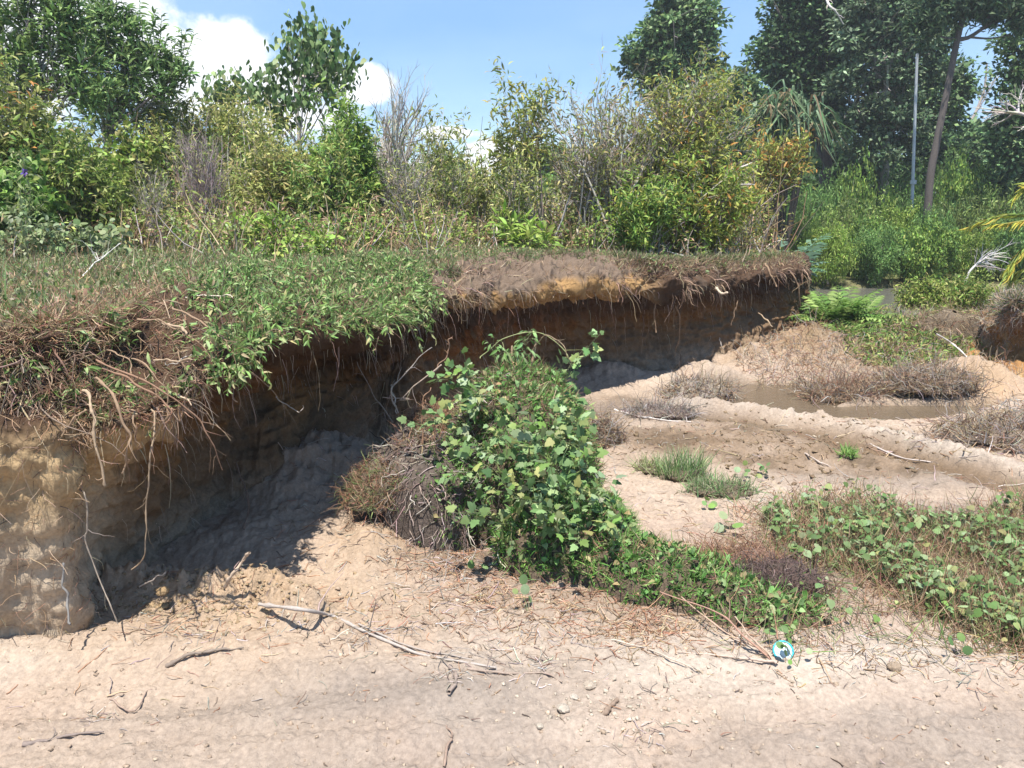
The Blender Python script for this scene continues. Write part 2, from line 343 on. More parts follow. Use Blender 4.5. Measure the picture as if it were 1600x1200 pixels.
def make_floor():
    yn = np.concatenate([np.linspace(-4, 1.2, 60)[:-1], 1.2 * np.exp(np.linspace(0, math.log(13 / 1.2), 640)), 13 * np.exp(np.linspace(0, math.log(1500 / 13), 130))[1:]])
    u = np.linspace(-1, 1, 1250); u = np.sign(u) * np.abs(u) ** 1.12
    wdt = 2.6 + .95 * np.maximum(yn, 0)
    Y = np.repeat(yn[:, None], len(u), 1); X = u[None] * wdt[:, None] + 0.0
    z, q = floor_parts(X, Y)
    sand = np.array([.37, .288, .222]); pale = np.array([.425, .36, .298]); pink = np.array([.355, .268, .212]); ochre = np.array([.34, .228, .13])
    grey = np.array([.235, .195, .163]); brown = np.array([.15, .102, .062]); dark = np.array([.09, .066, .046])
    wx, wy = q['wx'], q['wy']
    n1 = fbm(X * .8, Y * 1.1, o=5, seed=40); n2 = fbm(X * 4, Y * 4, o=4, seed=41); n3 = fbm(X * 20, Y * 20, o=3, seed=42)
    C = np.repeat(sand[None], X.size, 0).reshape(X.shape + (3,))
    def mixc(c, m): 
        nonlocal C
        m = np.clip(m, 0, 1)[..., None]; C = C * (1 - m) + np.asarray(c) * m
    mixc(pink, sst(-.2, .5, n1) * .8); mixc(pale, sst(0, .6, fbm(X * 1.5 + 5, Y * 2, o=4, seed=43)) * .55)
    mixc(grey, q['trk'] * sst(-.35, .35, fbm(X * .9, Y * 2.6 - X * .3, o=4, seed=44)) * .62)
    mixc(grey, gauss(wx, wy, gp(620, 1085), .6, .16, .05) * .9)
    mixc(ochre, gauss(wx, wy, gp(330, 950), .75, .28) * (.55 + .3 * n2)); mixc(ochre * 1.1, gauss(wx, wy, gp(610, 850), .30, .28) * .5)
    mixc(pale * 1.02, gauss(wx, wy, gp(1400, 1030), .9, .18) * .85)
    mixc((.31, .245, .195), gauss(wx, wy, gp(450, 780), .8, .55) * .8)
    mixc(ochre * (1.12, 1.1, 1.15), np.clip(gauss(wx, wy, gp(1250, 545, .15), .7, .4) + gauss(wx, wy, gp(1530, 600, .1), .4, .3) * 1.1, 0, 1) * (.75 + .3 * n2))
    mixc(ochre * .75, gauss(wx, wy, (3.0, 8.3), 1.3, .6) * sst(-.2, .4, n2 + .5 * n3)); mixc(brown * 1.1, q['mud'] * (.75 + .5 * n2)); mixc(dark * 1.2, q['mud'] * sst(.1, .5, n2 + .4 * n3) * .7)
    mixc(brown, q['chan'] * .95); mixc(pale * .92, q['ber'] * sst(-.5, .5, n2 + .3) * .8)
    mixc(grey * .92, gauss(wx, wy, gp(1440, 800), .62, .16, -.1) * .95); mixc(grey, gauss(wx, wy, gp(1430, 760), 1.2, .10, -.2) * .6)
    mixc(grey * .8, gauss(wx, wy, gp(980, 640), .7, .4) * .6)
    mixc((.17, .125, .08), q['pud'] * .9)
    pudb = 0
    # darker soil tone under the creepers, the turf lumps and the far bushes
    for (px, py, sx, sy, a) in ((1400, 880, 1.1, .45, .45), (1190, 900, .25, .2, .7), (900, 940, .7, .3, .35), (740, 870, .35, .2, .7), (1020, 900, .3, .3, .3)):
        mixc(dark * 1.5, gauss(wx, wy, gp(px, py), sx, sy) * a * (1 + .5 * n2))
    mixc((.11, .09, .055), gauss(wx, wy, (4.6, 9.0), 1.6, 1.5) * 1.3)
    mixc((.16, .14, .075), sst(8.6, 10.5, Y) * .9); mixc((.10, .11, .04), sst(16, 20, Y))
    C = C * (1 + .10 * n3[..., None] + .07 * n2[..., None])
    wet = np.clip(q['mud'] * .5 + q['pud'] * 1.0 + q['chan'] * .6 + gauss(wx, wy, gp(980, 640), .7, .4) * .5, 0, 1)
    nr, nc = X.shape; idx = np.arange(nr * nc).reshape(nr, nc)
    F = np.stack([idx[:-1, :-1], idx[:-1, 1:], idx[1:, 1:], idx[1:, :-1]], -1).reshape(-1, 4)
    mb = MB(); mb.add(np.stack([X, Y, z], -1).reshape(-1, 3), F, np.clip(C, .02, .85).reshape(-1, 3))
    o = mb.build('ground', M_SOIL); a = o.data.attributes.new('Wet', 'FLOAT', 'POINT'); a.data.foreach_set('value', wet.astype(np.float32).ravel())
    tag(o, 'pale sandy floor of the eroded gully with crumbs, ruts and damp patches', 'ground', kind='structure')
make_floor()

# ------------------------------------------------------------------ water
def water(name, label, ctr, rx, ry, z, tint, seed, bumpd):
    m = bpy.data.materials.new(name); m.use_nodes = True; t = m.node_tree; p = t.nodes['Principled BSDF']
    p.inputs['Base Color'].default_value = tint + (1,); p.inputs['Roughness'].default_value = .08; p.inputs['IOR'].default_value = 1.33
    p.inputs['Specular IOR Level'].default_value = .5
    zt = t.nodes.new('ShaderNodeTexNoise'); zt.inputs['Scale'].default_value = 22; zt.inputs['Detail'].default_value = 5
    tc = t.nodes.new('ShaderNodeTexCoord'); t.links.new(tc.outputs['Object'], zt.inputs['Vector'])
    b = t.nodes.new('ShaderNodeBump'); b.inputs['Strength'].default_value = .25; b.inputs['Distance'].default_value = bumpd
    t.links.new(zt.outputs[0], b.inputs['Height']); t.links.new(b.outputs[0], p.inputs['Normal'])
    mb = MB(); r = np.linspace(.02, 1, 12); th = np.linspace(0, 2 * math.pi, 49)[:-1]
    V = np.stack([ctr[0] + r[:, None] * rx * np.cos(th), ctr[1] + r[:, None] * ry * np.sin(th), np.full((12, 48), z)], -1)
    idx = np.arange(12 * 48).reshape(12, 48); nx = np.roll(idx, -1, 1)
    F = np.stack([idx[:-1], nx[:-1], nx[1:], idx[1:]], -1).reshape(-1, 4); mb.add(V.reshape(-1, 3), F, tint)
    mb.add(V[0][[0, 12, 24, 36]], [(0, 1, 2, 3)], tint)
    o = mb.build(name, m); tag(o, label, 'water', kind='structure')
water('puddle_water', 'shallow brown water lying in the gully below the bank', (3.55, 6.85), 3.2, 1.35, -.040, (.12, .09, .06), 1, .03)
water('swamp_water', 'grey still swamp water in front of the far green bushes', (8.6, 15.2), 5.3, 2.8, -.13, (.13, .125, .105), 2, .03)

# ------------------------------------------------------------------ cut earth bank: lip, undercut and foot
def top_z(x, y): 
    x = np.asarray(x, float); y = np.asarray(y, float)
    return 1.2 - .17 * sst(5.5, 9.5, y) * sst(-.5, 3.0, x) + .02 * fbm(x * .8, y * .8, o=3, seed=60) + .25 * sst(14, 40, y)
def make_bank(name, label, cols, ncol, seed, ncap=70, nrow=230, colour=None, amp=1.0):
    keys = []
    for c in cols:
        C_ = atZ(c[0][0], c[0][1], c[0][2]) if c[0][2] < 2 else atY(c[0][0], c[0][1], c[0][2])
        Lp = atY(*c[1]); Mp = atY(*c[2]); B_ = atY(*c[3]) if c[3][2] > .6 else atZ(*c[3])
        keys.append([np.array([c[4][0], c[4][1], 0]), C_, Lp, Mp, B_])
    K = crom(np.array(keys), ncol)           # (ncol,5,3)
    K[:, 1, 2] = np.maximum(K[:, 1, 2], K[:, 2, 2] + .02)
    foot = K[:, 4].copy(); foot[:, 2] -= .35; out_dir = K[:, 4] - K[:, 3]; out_dir[:, 2] = 0
    tang = np.gradient(K[:, 4], axis=0); tang[:, 2] = 0; tang = unit(tang); outw = np.stack([tang[:, 1], -tang[:, 0], 0 * tang[:, 0]], -1)
    foot = foot + outw * .15
    # inland cap
    w = np.linspace(1, 0, ncap)[:, None, None] ** 3.0
    cap = K[None, :, 1] * (1 - w) + K[None, :, 0] * w
    tz = top_z(cap[..., 0], cap[..., 1]) if name == 'bank' else K[None, :, 1, 2] + .03 * fbm(cap[..., 0], cap[..., 1], o=3)
    dC = np.linalg.norm(cap[..., :2] - K[None, :, 1, :2], axis=-1); f = sst(0, .8, dC)
    cap[..., 2] = K[None, :, 1, 2] * (1 - f) + tz * f
    # wall rows
    prof = crom(np.stack([K[:, 1] - (K[:, 2] - K[:, 1]) * .15, K[:, 1], K[:, 2], K[:, 2] * .70 + K[:, 3] * .30 + np.array([0, 0, -.01]), K[:, 3], K[:, 4], foot]), nrow)
    tt = np.linspace(-1, 5, nrow)            # 0 crest, 1 lip, 2 below lip, 3 recess, 4 base, 5 foot
    keep = tt >= 0; prof = prof[keep]; tt = tt[keep]
    G = np.concatenate([cap[:-1], prof]); T = np.concatenate([np.full(ncap - 1, -.5), tt])
    nr, nc = G.shape[:2]
    du = np.gradient(G, axis=1); dv = np.gradient(G, axis=0); nrm = unit(np.cross(dv, du)); 
    s = np.sign(np.sum(nrm[nr - 40] * outw, -1).mean()); nrm = nrm * s
    X, Y, Z = G[..., 0], G[..., 1], G[..., 2]; Tm = np.repeat(T[:, None], nc, 1)
    near = sst(-.5, .3, Tm)
    big = fbm(X * 2.2, Y * 2.2, Z * 2.2, o=4, seed=seed); mid = fbm(X * 7, Y * 7, Z * 9, o=4, seed=seed + 3, ridge=True); fine = fbm(X * 25, Y * 25, Z * 25, o=3, seed=seed + 5)
    lfm = sst(-1.18, -1.34, X) * sst(3.25, 2.95, Y) * sst(1.3, 1.9, Tm) if name == 'bank' else 0 * X
    arc = np.cumsum(np.r_[0, np.linalg.norm(np.diff(K[:, 2], axis=0), axis=1)]); A = np.repeat(arc[None], nr, 0)
    flute = fbm(A * 9, Z * 1.2, o=4, seed=seed + 7, ridge=True)
    low = sst(1.8, 2.6, Tm) * sst(4.9, 4.2, Tm); lipm = np.exp(-((Tm - .9) / .45) ** 2)
    d = near * (.09 * big + .065 * mid + .020 * fine) * amp + low * .030 * flute * amp + lipm * (.07 * fbm(A * 4.5, Z * 4, o=4, seed=seed + 9)) * amp
    brk = np.floor(3.2 * vn(X * 7 + .5 * fine, Y * 7, Z * 9, seed=seed + 11)) / 3.2 + .6 * np.floor(3 * vn(X * 17, Y * 17, Z * 20 + fine, seed=seed + 12)) / 3
    d = d + near * sst(-.1, .4, Tm) * .020 * brk * amp + near * .018 * fbm(X * 15, Y * 15, Z * 15, o=4, seed=seed + 13, g=.65, ridge=True)
    d = d * (1 - .55 * lfm) + lfm * (.010 * fbm(A * 11, Z * 26 + 2 * big, o=5, seed=seed + 15, g=.7) + .035 * fbm(A * 5, Z * 3, o=3, seed=seed + 16))
    capn = (1 - near) * sst(0, .05, 1 - near) * (.02 * fbm(X * 6, Y * 6, o=4, seed=seed + 2) + .02 * fbm(X * 20, Y * 20, o=2, seed=seed + 4)) * sst(12, 6, Y)
    G = G + nrm * d[..., None]; G[..., 2] += capn + lipm * .03 * fbm(A * 7, Y, o=3, seed=seed + 8)
    Z = G[..., 2]
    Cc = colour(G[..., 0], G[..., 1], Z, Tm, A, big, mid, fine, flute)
    idx = np.arange(nr * nc).reshape(nr, nc); F = np.stack([idx[:-1, :-1], idx[:-1, 1:], idx[1:, 1:], idx[1:, :-1]], -1).reshape(-1, 4)
    if s > 0: F = F[:, ::-1]
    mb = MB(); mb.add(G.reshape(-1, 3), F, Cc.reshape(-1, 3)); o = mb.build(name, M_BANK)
    tag(o, label, 'bank', kind='structure')
    return dict(G=G, T=Tm, nrm=nrm, ncap=ncap, K=K, arc=arc, ncol=ncol, outw=outw)
TOPSOIL = np.array([.115, .085, .063]); TOPS2 = np.array([.21, .155, .115]); OCH = np.array([.29, .155, .062]); OCHP = np.array([.35, .25, .14]); LOW = np.array([.165, .108, .064]); PALE = np.array([.33, .268, .20])
def bank_colour(X, Y, Z, T, A, big, mid, fine, flute):
    n = .06 * fbm(A * 3, Z * 6, o=4, seed=77); n2 = fbm(A * 12, Z * 10, o=4, seed=78); h = Z + n
    C = np.ones(X.shape + (3,)) * LOW
    def mx(c, m):
        nonlocal C
        m = np.clip(m, 0, 1)[..., None]; C = C * (1 - m) + np.asarray(c) * m
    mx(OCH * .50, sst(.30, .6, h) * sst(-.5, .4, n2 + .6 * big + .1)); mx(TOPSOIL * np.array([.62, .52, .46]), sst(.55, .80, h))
    mx(TOPSOIL * .8, sst(.1, .5, fbm(A * 18, Z * 2.2, o=3, seed=80)) * .6 * sst(.25, .5, h))     # humus washed down in streaks
    mx(OCH * 1.1, gauss(X, Y, (-1.05, 3.9), .5, .7) * sst(.35, .5, h) * sst(.92, .8, h) * sst(-.4, .2, n2 + big))
    mx(PALE * .8, sst(.30, .02, h + .03 * n2) * .9)
    mx((.055, .032, .020), sst(1.1, 1.5, T) * sst(.52, .78, h + .05 * n2) * .75); mx((.20, .085, .035), sst(1.1, 1.4, T) * gauss(A, Z, (4.6, .62), 1.4, .2) * sst(-.1, .4, n2 + big) * .6)  # recess shade below the lip painted into the soil colour, then reddish soil
    # exposed ochre of left block and back-wall lip; sunlit brightness painted onto the block
    lf = sst(-1.18, -1.34, X + .05 * big) * sst(3.25, 2.95, Y); mx(OCHP * 1.2, lf * sst(.92, .78, h) * (.85 + .2 * n2)); mx(PALE * 1.22, lf * sst(.66, .3, h) * .85); mx(OCH * 1.0, lf * sst(.1, .5, big + .3 * n2) * .6 * sst(.8, .7, h))
    lp = sst(-.62, -.45, X) * sst(1.45, 1.05, X) * sst(4.9, 5.3, Y) * (T < 1.7) * (T > -.1)
    mx(TOPS2 * .72, lp * .9); mx(OCHP * np.array([.85, .72, .55]), lp * sst(1.11, 1.04, Z + .12 * big + .07 * n2 + .10 * np.abs(X - .62)) * .9)
    tp = sst(.25, -.1, T); g = fbm(X * 2, Y * 2, o=4, seed=81)
    mx((.15, .135, .075), tp * .9 * (1 - lp)); mx(TOPS2 * .75, tp * lp)
    bare = gauss(X, Y, (.55, 6.55), .95, .28); mx(TOPS2 * .8, tp * sst(.35, .6, bare))
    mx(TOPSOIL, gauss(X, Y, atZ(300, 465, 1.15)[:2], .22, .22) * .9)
    return np.clip(C * (1 + .16 * fine[..., None] + .12 * n2[..., None]), .01, .8)
Z2 = 1.2
BC = [
 ((-700, 520, Z2), (-760, 640, 2.0), (-740, 770, 2.1), (-740, 1050, 1.95), (-30, -6)),
 ((-300, 510, Z2), (-330, 620, 2.5), (-330, 700, 2.36), (-340, 1020, 2.35), (-30, 2)),
 ((0, 507, Z2), (0, 625, 2.68), (0, 700, 2.52), (0, 1010, 0.0), (-30, 9)),
 ((105, 500, Z2), (110, 635, 2.72), (100, 715, 2.60), (118, 992, 0.0), (-30, 13)),
 ((180, 480, Z2), (178, 640, 2.72), (140, 760, 2.98), (150, 925, 0.0), (-30, 18)),
 ((260, 450, Z2), (285, 595, 2.86), (235, 720, 3.35), (235, 880, 0.0), (-30, 24)),
 ((330, 445, Z2), (350, 545, 3.05), (330, 660, 3.8), (335, 800, 0.05), (-30, 32)),
 ((420, 430, Z2), (440, 516, 3.45), (430, 595, 4.35), (430, 715, 4.05), (-28, 42)),
 ((520, 420, Z2), (545, 512, 3.75), (525, 585, 4.95), (515, 680, 4.55), (-24, 55)),
 ((600, 418, Z2), (612, 500, 4.1), (590, 575, 5.3), (575, 705, 0.0), (-20, 60)),
 ((645, 424, Z2), (655, 462, 4.85), (640, 550, 5.4), (630, 685, 0.0), (-17, 60)),
 ((690, 428, Z2 - .04), (690, 462, 5.1), (700, 540, 5.8), (695, 650, 0.0), (-13, 60)),
 ((745, 410, Z2), (755, 458, 5.6), (760, 540, 6.3), (780, 617, 0.0), (-10, 60)),
 ((850, 400, Z2), (850, 447, 6.15), (850, 520, 6.9), (860, 592, 0.0), (-7, 60)),
 ((950, 401, 1.18), (950, 438, 6.7), (950, 510, 7.45), (960, 585, 0.02), (-5, 60)),
 ((1020, 410, 1.13), (1040, 448, 7.1), (1040, 510, 7.8), (1050, 580, 0.0), (-4, 60)),
 ((1105, 407, 1.10), (1120, 438, 7.8), (1120, 490, 8.3), (1130, 560, 0.05), (-3, 60)),
 ((1180, 405, 1.05), (1190, 428, 8.5), (1195, 480, 8.85), (1190, 540, 0.1), (-2, 60)),
 ((1228, 404, 1.02), (1240, 422, 9.05), (1236, 480, 9.25), (1236, 540, 0.05), (-1, 60)),
 ((1242, 402, 10.3), (1256, 418, 9.8), (1252, 480, 9.85), (1262, 520, 0.05), (-.5, 60)),
 ((1225, 398, 12.5), (1244, 404, 12.3), (1240, 460, 12.3), (1248, 470, 12.4), (0, 60)),
 ((1140, 390, 18), (1160, 394, 18), (1160, 430, 18.1), (1168, 435, 18.3), (.5, 60)),
 ((960, 378, 30), (970, 382, 30), (970, 395, 30.1), (975, 398, 30.3), (1, 60)),
]
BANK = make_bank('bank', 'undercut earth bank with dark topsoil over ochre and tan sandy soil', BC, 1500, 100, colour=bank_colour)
def rb_colour(X, Y, Z, T, A, big, mid, fine, flute):
    n2 = fbm(A * 8, Z * 8, o=4, seed=79); h = Z + .1 * big
    C = np.ones(X.shape + (3,)) * OCHP
    m = sst(.35, .55, h)[..., None]; C = C * (1 - m) + np.array([.20, .13, .085]) * m
    m = (sst(-.5, .1, n2 + big) * sst(.6, .4, h))[..., None]; C = C * (1 - m) + OCH * m
    m = sst(.25, -.1, T)[..., None]; C = C * (1 - m) + np.array([.14, .11, .07]) * m
    return np.clip(C * (1 + .2 * fine[..., None]), .01, .8)
RB = make_bank('earth_bank', 'low eroded earth bank at the right edge of the gully', [
 ((1900, 470, .82), (1880, 500, 6.5), (1890, 560, 6.8), (1880, 660, 6.4), (16, 5)),
 ((1700, 468, .82), (1690, 498, 6.8), (1690, 550, 7.1), (1680, 640, 6.7), (16, 8)),
 ((1600, 466, .80), (1590, 492, 7.25), (1592, 540, 7.5), (1575, 610, 0.05), (16, 12)),
 ((1568, 472, .72), (1545, 505, 7.7), (1555, 545, 7.8), (1528, 590, 0.1), (15, 14)),
 ((1570, 460, 9.0), (1530, 495, 8.6), (1535, 520, 8.6), (1505, 545, 0.15), (14, 15)),
 ((1650, 455, 10.6), (1600, 470, 10.8), (1600, 480, 10.8), (1580, 490, 10.9), (14, 16)),
 ((1850, 450, 12), (1850, 455, 12.3), (1850, 460, 12.3), (1840, 470, 12.4), (15, 17))], 500, 300, ncap=50, nrow=150, colour=rb_colour, amp=.9)
# ------------------------------------------------------------------ sampling the bank surface
def bank_pts(B, n, rs, tmin, tmax, cmin=0.0, cmax=1.0, pw=1.0):
    """random points on the bank grid; t<0 is the flat top (t in -1..0 measured inwards), t>=0 the wall"""
    G, T = B['G'], B['T'][:, 0]; rows = np.where((T >= tmin) & (T <= tmax))[0]
    r = rs.uniform(rows[0], rows[-1] - .01, n); c = rs.uniform(cmin, cmax, n) * (B['ncol'] - 2)
    i = r.astype(int); j = c.astype(int); fi = (r - i)[:, None]; fj = (c - j)[:, None]
    p = (G[i, j] * (1 - fi) + G[i + 1, j] * fi) * (1 - fj) + (G[i, j + 1] * (1 - fi) + G[i + 1, j + 1] * fi) * fj
    return p, B['nrm'][i, j], r, c
def top_pts(B, n, rs, dmax, cmin=0., cmax=1., lipt=1.0, power=.8):
    """points spread evenly by distance from the lip over the flat top"""
    K = B['K']; c = rs.uniform(cmin, cmax, n) * (B['ncol'] - 2); j = c.astype(int)
    G = B['G']; nc = B['ncap'] - 1
    dist = rs.uniform(0, 1, n) ** power * dmax
    # find the cap row whose distance from the crest equals dist
    Lc = np.linalg.norm(G[:nc, :, :2] - K[None, :, 1, :2], axis=-1)   # rows run from inland (0) to crest
    out_ = np.empty((n, 3)); 
    for k in range(0, n, 20000):
        jj = j[k:k + 20000]; dd = dist[k:k + 20000]; M = Lc[:, jj]
        i = np.clip((M > dd[None]).sum(0) - 1, 0, nc - 2); m = np.arange(len(jj)); a = M[i, m]; b = M[i + 1, m]
        f = np.clip((a - dd) / np.maximum(a - b, 1e-6), 0, 1)[:, None]
        fj = (c[k:k + 20000] - jj)[:, None]
        p0 = G[i, jj] * (1 - f) + G[i + 1, jj] * f; p1 = G[i, jj + 1] * (1 - f) + G[i + 1, jj + 1] * f
        out_[k:k + 20000] = p0 * (1 - fj) + p1 * fj
    return out_, c, dist
def colx(px):                                                   # photograph column -> position along the bank (0..1) at the lip
    u, _ = px_of(BANK['K'][:, 2, 0], BANK['K'][:, 2, 1], BANK['K'][:, 2, 2]); k = int(BANK['ncol'] * .86)
    return float(np.argmin(np.abs(u[:k] - px))) / (BANK['ncol'] - 2)

GREEN = [(.11, .17, .05), (.16, .22, .07), (.09, .14, .04), (.20, .25, .11), (.25, .25, .14), (.31, .28, .19)]
STRAW = [(.32, .21, .13), (.42, .31, .19), (.26, .16, .10), (.48, .37, .24), (.19, .12, .075)]
RUST = [(.30, .16, .10), (.38, .22, .14), (.24, .13, .085), (.42, .29, .19)]
ROOTC = [(.40, .27, .17), (.30, .19, .12), (.48, .36, .25), (.22, .14, .09)]
GREYW = [(.36, .32, .29), (.28, .24, .21), (.45, .41, .37), (.22, .18, .155)]
def blades(mb, P, D, rs, lo, hi, wd, col, T=BLADE):
    n = len(P); s = rs.uniform(lo, hi, n); fr = frames(D, rs)
    sc = np.stack([np.full(n, wd) * rs.uniform(.7, 1.3, n) * 10 , s, s], 1); scatter(mb, T, P, fr, sc, col)
def updir(n, rs, spread=.5, bias=(0, 0, 1)): return unit(np.array(bias) + spread * rs.randn(n, 3))

def bank_grass():
    rs = RS(7)
    mb = MB()
    for (n, dm, c0, c1, lo, hi, wd, pw) in ((170000, 2.6, colx(-350), .84, .015, .055, .0036, .75), (80000, 7.0, colx(-350), .84, .03, .08, .0075, .8)):
        P, c, d = top_pts(BANK, n, rs, dm, c0, c1, power=pw)
        u, v = px_of(P[:, 0], P[:, 1], P[:, 2]); keep = (u > -350) & (u < 1750)
        bare = gauss(P[:, 0], P[:, 1], (.50, 6.45), .85, .28) * (1 + .5 * fbm(P[:, 0] * 6, P[:, 1] * 6, o=2, seed=95)) + .9 * gauss(P[:, 0], P[:, 1], atZ(300, 462, 1.15)[:2], .25, .25)
        g = fbm(P[:, 0] * 2.5, P[:, 1] * 2.5, o=3, seed=91)
        keep &= rs.rand(n) > bare * 1.6; keep &= rs.rand(n) < .75 + .5 * g
        P = P[keep]; d = d[keep]; u = u[keep]; g = g[keep]; n2 = len(P)
        dead = sst(.45, .05, d + .12 * g) * sst(380, 150, u) + .35 * sst(.3, .0, d) * sst(600, 900, u) + .15 + .5 * sst(.1, .6, g)
        cg = pal(rs, n2, GREEN, (3, 3, 2, 2, 1.5, 1)); cd = pal(rs, n2, STRAW + RUST)
        m = (rs.rand(n2) < dead)[:, None]; C = np.where(m, cd, cg)
        blades(mb, P - [0, 0, .003], updir(n2, rs, .95), rs, lo, hi, wd, C)
    o = mb.build('bank_grass', M_GRASS)
    tag(o, 'short green and straw grass covering the top of the bank', 'grass', kind='stuff')
    mb = MB(); P, c, d = top_pts(BANK, 42000, rs, 3.6, colx(-350), .84, power=.85); keep = (gauss(P[:, 0], P[:, 1], (.55, 6.55), .95, .45) < .35) & (rs.rand(len(P)) < .5 + fbm(P[:, 0] * 2, P[:, 1] * 2, o=3, seed=92)); P = P[keep] + [0, 0, .02]; scatter(mb, OVATE, P, frames(rs.randn(len(P), 3) + [0, 0, .3], rs, .5), rs.uniform(.012, .038, len(P)), pal(rs, len(P), GREEN + STRAW[:2] + [(.28, .35, .18)]))
    o = mb.build('turf_weeds', M_LEAF); tag(o, 'small-leaved weeds and dry flakes mixed through the turf of the bank', 'weeds', kind='stuff')
    mb = MB(); P, c, d = top_pts(BANK, 16000, rs, 5.5, colx(-350), .84, power=.7); keep = (d > .5 + 1.5 * rs.rand(len(d))) & (fbm(P[:, 0] * 1.6, P[:, 1] * 1.6, o=3, seed=98) > -.05); P = P[keep]; blades(mb, P, updir(len(P), rs, .55), rs, .07, .24, .005, pal(rs, len(P), GREEN + STRAW)); o = mb.build('tall_grass', M_GRASS); tag(o, 'taller ragged grass and straw in patches towards the thicket', 'grass', kind='stuff')
    # turf hanging over the lip (green drape) and dead thatch on the left shoulder
    mb = MB()
    P, nr_, r, c = bank_pts(BANK, 42000, rs, -.5, 1.15, colx(320), colx(675)); e_ = fbm(P[:, 0] * 5, P[:, 1] * 5, P[:, 2] * 5, o=3, seed=96); w_ = sst(colx(325), colx(430), c / BANK["ncol"] + .03 * e_) * sst(colx(675), colx(610), c / BANK["ncol"] + .02 * e_); k_ = rs.rand(len(c)) < w_ * (.95 + 1.0 * e_); P, nr_, r, c = P[k_], nr_[k_], r[k_], c[k_]
    dn = unit(nr_ * .7 + np.array([0, 0, -.1]) + .6 * rs.randn(len(P), 3)); hang = sst(BANK['ncap'], BANK['ncap'] + 40, r)[:, None]
    D = unit(dn * hang + updir(len(P), rs, .9) * (1 - hang) + .5 * rs.randn(len(P), 3) * hang + np.array([0, 0, -.35]) * hang)
    blades(mb, P, D, rs, .025, .11, .0042, np.where(rs.rand(len(P), 1) < .74, pal(rs, len(P), [(.14, .25, .065), (.20, .33, .09), (.27, .36, .15), (.09, .16, .045)]), pal(rs, len(P), STRAW)))
    def sprigs(mb, n, a, b, t0, t1, lo, hi, cols, sag=1.6):
        P, nr_, r, c = bank_pts(BANK, n, rs, t0, t1, colx(a), colx(b)); pts, rad = grow(P, unit(nr_ + .6 * rs.randn(n, 3) + [0, -.1, .2]), rs.uniform(lo, hi, n), np.full(n, .0014), 7, .2, (0, 0, -sag), rs, .5); tubes(mb, pts, rad, 3, pal(rs, n, [(.20, .20, .09), (.26, .18, .11)]))
        p, d = along(pts, n * 15, rs, .1, 1); scatter(mb, LONGL, p, frames(d * .6 + .7 * rs.randn(len(p), 3) + [0, 0, -.1], rs, .4), rs.uniform(.018, .05, len(p)), pal(rs, len(p), cols))
    LG = [(.16, .27, .07), (.22, .34, .10), (.11, .19, .05), (.29, .37, .16), (.33, .30, .15)]
    sprigs(mb, 420, 380, 660, .1, 1.15, .08, .26, LG); sprigs(mb, 120, 330, 400, .2, 1.3, .06, .22, LG); sprigs(mb, 45, -200, 330, -.2, 1.1, .05, .16, LG); sprigs(mb, 70, 1010, 1255, .0, .7, .06, .2, LG + STRAW)
    o = mb.build('overhanging_turf', M_GRASS); tag(o, 'long green turf draped over the lip of the bank above the hollow', 'grass', kind='stuff')
    mb = MB()
    P, nr_, r, c = bank_pts(BANK, 34000, rs, -.6, 1.2, colx(-330), colx(430)); e_ = fbm(P[:, 0] * 4, P[:, 1] * 4, P[:, 2] * 4, o=3, seed=97); k_ = rs.rand(len(c)) < sst(colx(430), colx(180), c / BANK["ncol"] + .03 * e_) * (.6 + 1.2 * e_); P, nr_, r, c = P[k_], nr_[k_], r[k_], c[k_]
    D = unit(nr_ * .5 + .7 * rs.randn(len(P), 3) + np.array([.1, -.1, -.35]))
    blades(mb, P, D, rs, .03, .11, .0035, np.where(rs.rand(len(P), 1) < .86, pal(rs, len(P), STRAW + RUST), pal(rs, len(P), [(.12, .22, .06), (.18, .28, .08)])))
    P, nr_, r, c = bank_pts(BANK, 30000, rs, -.15, .85, colx(965), colx(1262)); e_ = fbm(P[:, 0] * 4, P[:, 1] * 4, P[:, 2] * 4, o=3, seed=99); T_ = BANK['T'][r.astype(int), 0]; k_ = rs.rand(len(c)) < (.75 + 1.2 * e_) * sst(.9, .3, T_); P, nr_, T_ = P[k_], nr_[k_], T_[k_]
    g_ = (rs.rand(len(P)) < .62 * sst(.6, .05, T_) + .05)[:, None]; D = unit(nr_ * .3 + .7 * rs.randn(len(P), 3) + [0, 0, .1]); blades(mb, P, D, rs, .03, .10, .006, np.where(g_, pal(rs, len(P), GREEN), pal(rs, len(P), STRAW + [(.15, .10, .08), (.20, .14, .11)])))
    P, nr_, r, c = bank_pts(BANK, 7000, rs, -.2, .55, colx(690), colx(1000)); e_ = fbm(P[:, 0] * 5, P[:, 1] * 5, o=3, seed=94); k_ = rs.rand(len(P)) < (.45 + 1.6 * e_) * sst(.55, .1, BANK['T'][r.astype(int), 0]); P, nr_ = P[k_], nr_[k_]; blades(mb, P, unit(nr_ * .3 + .8 * rs.randn(len(P), 3) + [0, 0, .2]), rs, .03, .08, .005, pal(rs, len(P), GREEN[:4] + [(.2, .14, .1), (.26, .18, .12), (.15, .10, .08)])); P, nr_, r, c = bank_pts(BANK, 900, rs, .0, 1.5, colx(700), colx(990)); D = unit(nr_ * .3 + .8 * rs.randn(len(P), 3) + [0, 0, -.2]); blades(mb, P, D, rs, .03, .12, .005, pal(rs, len(P), STRAW))
    o = mb.build('dead_thatch', M_GRASS); tag(o, 'matted dead reddish straw hanging over the left shoulder of the bank', 'grass', kind='stuff')
bank_grass()

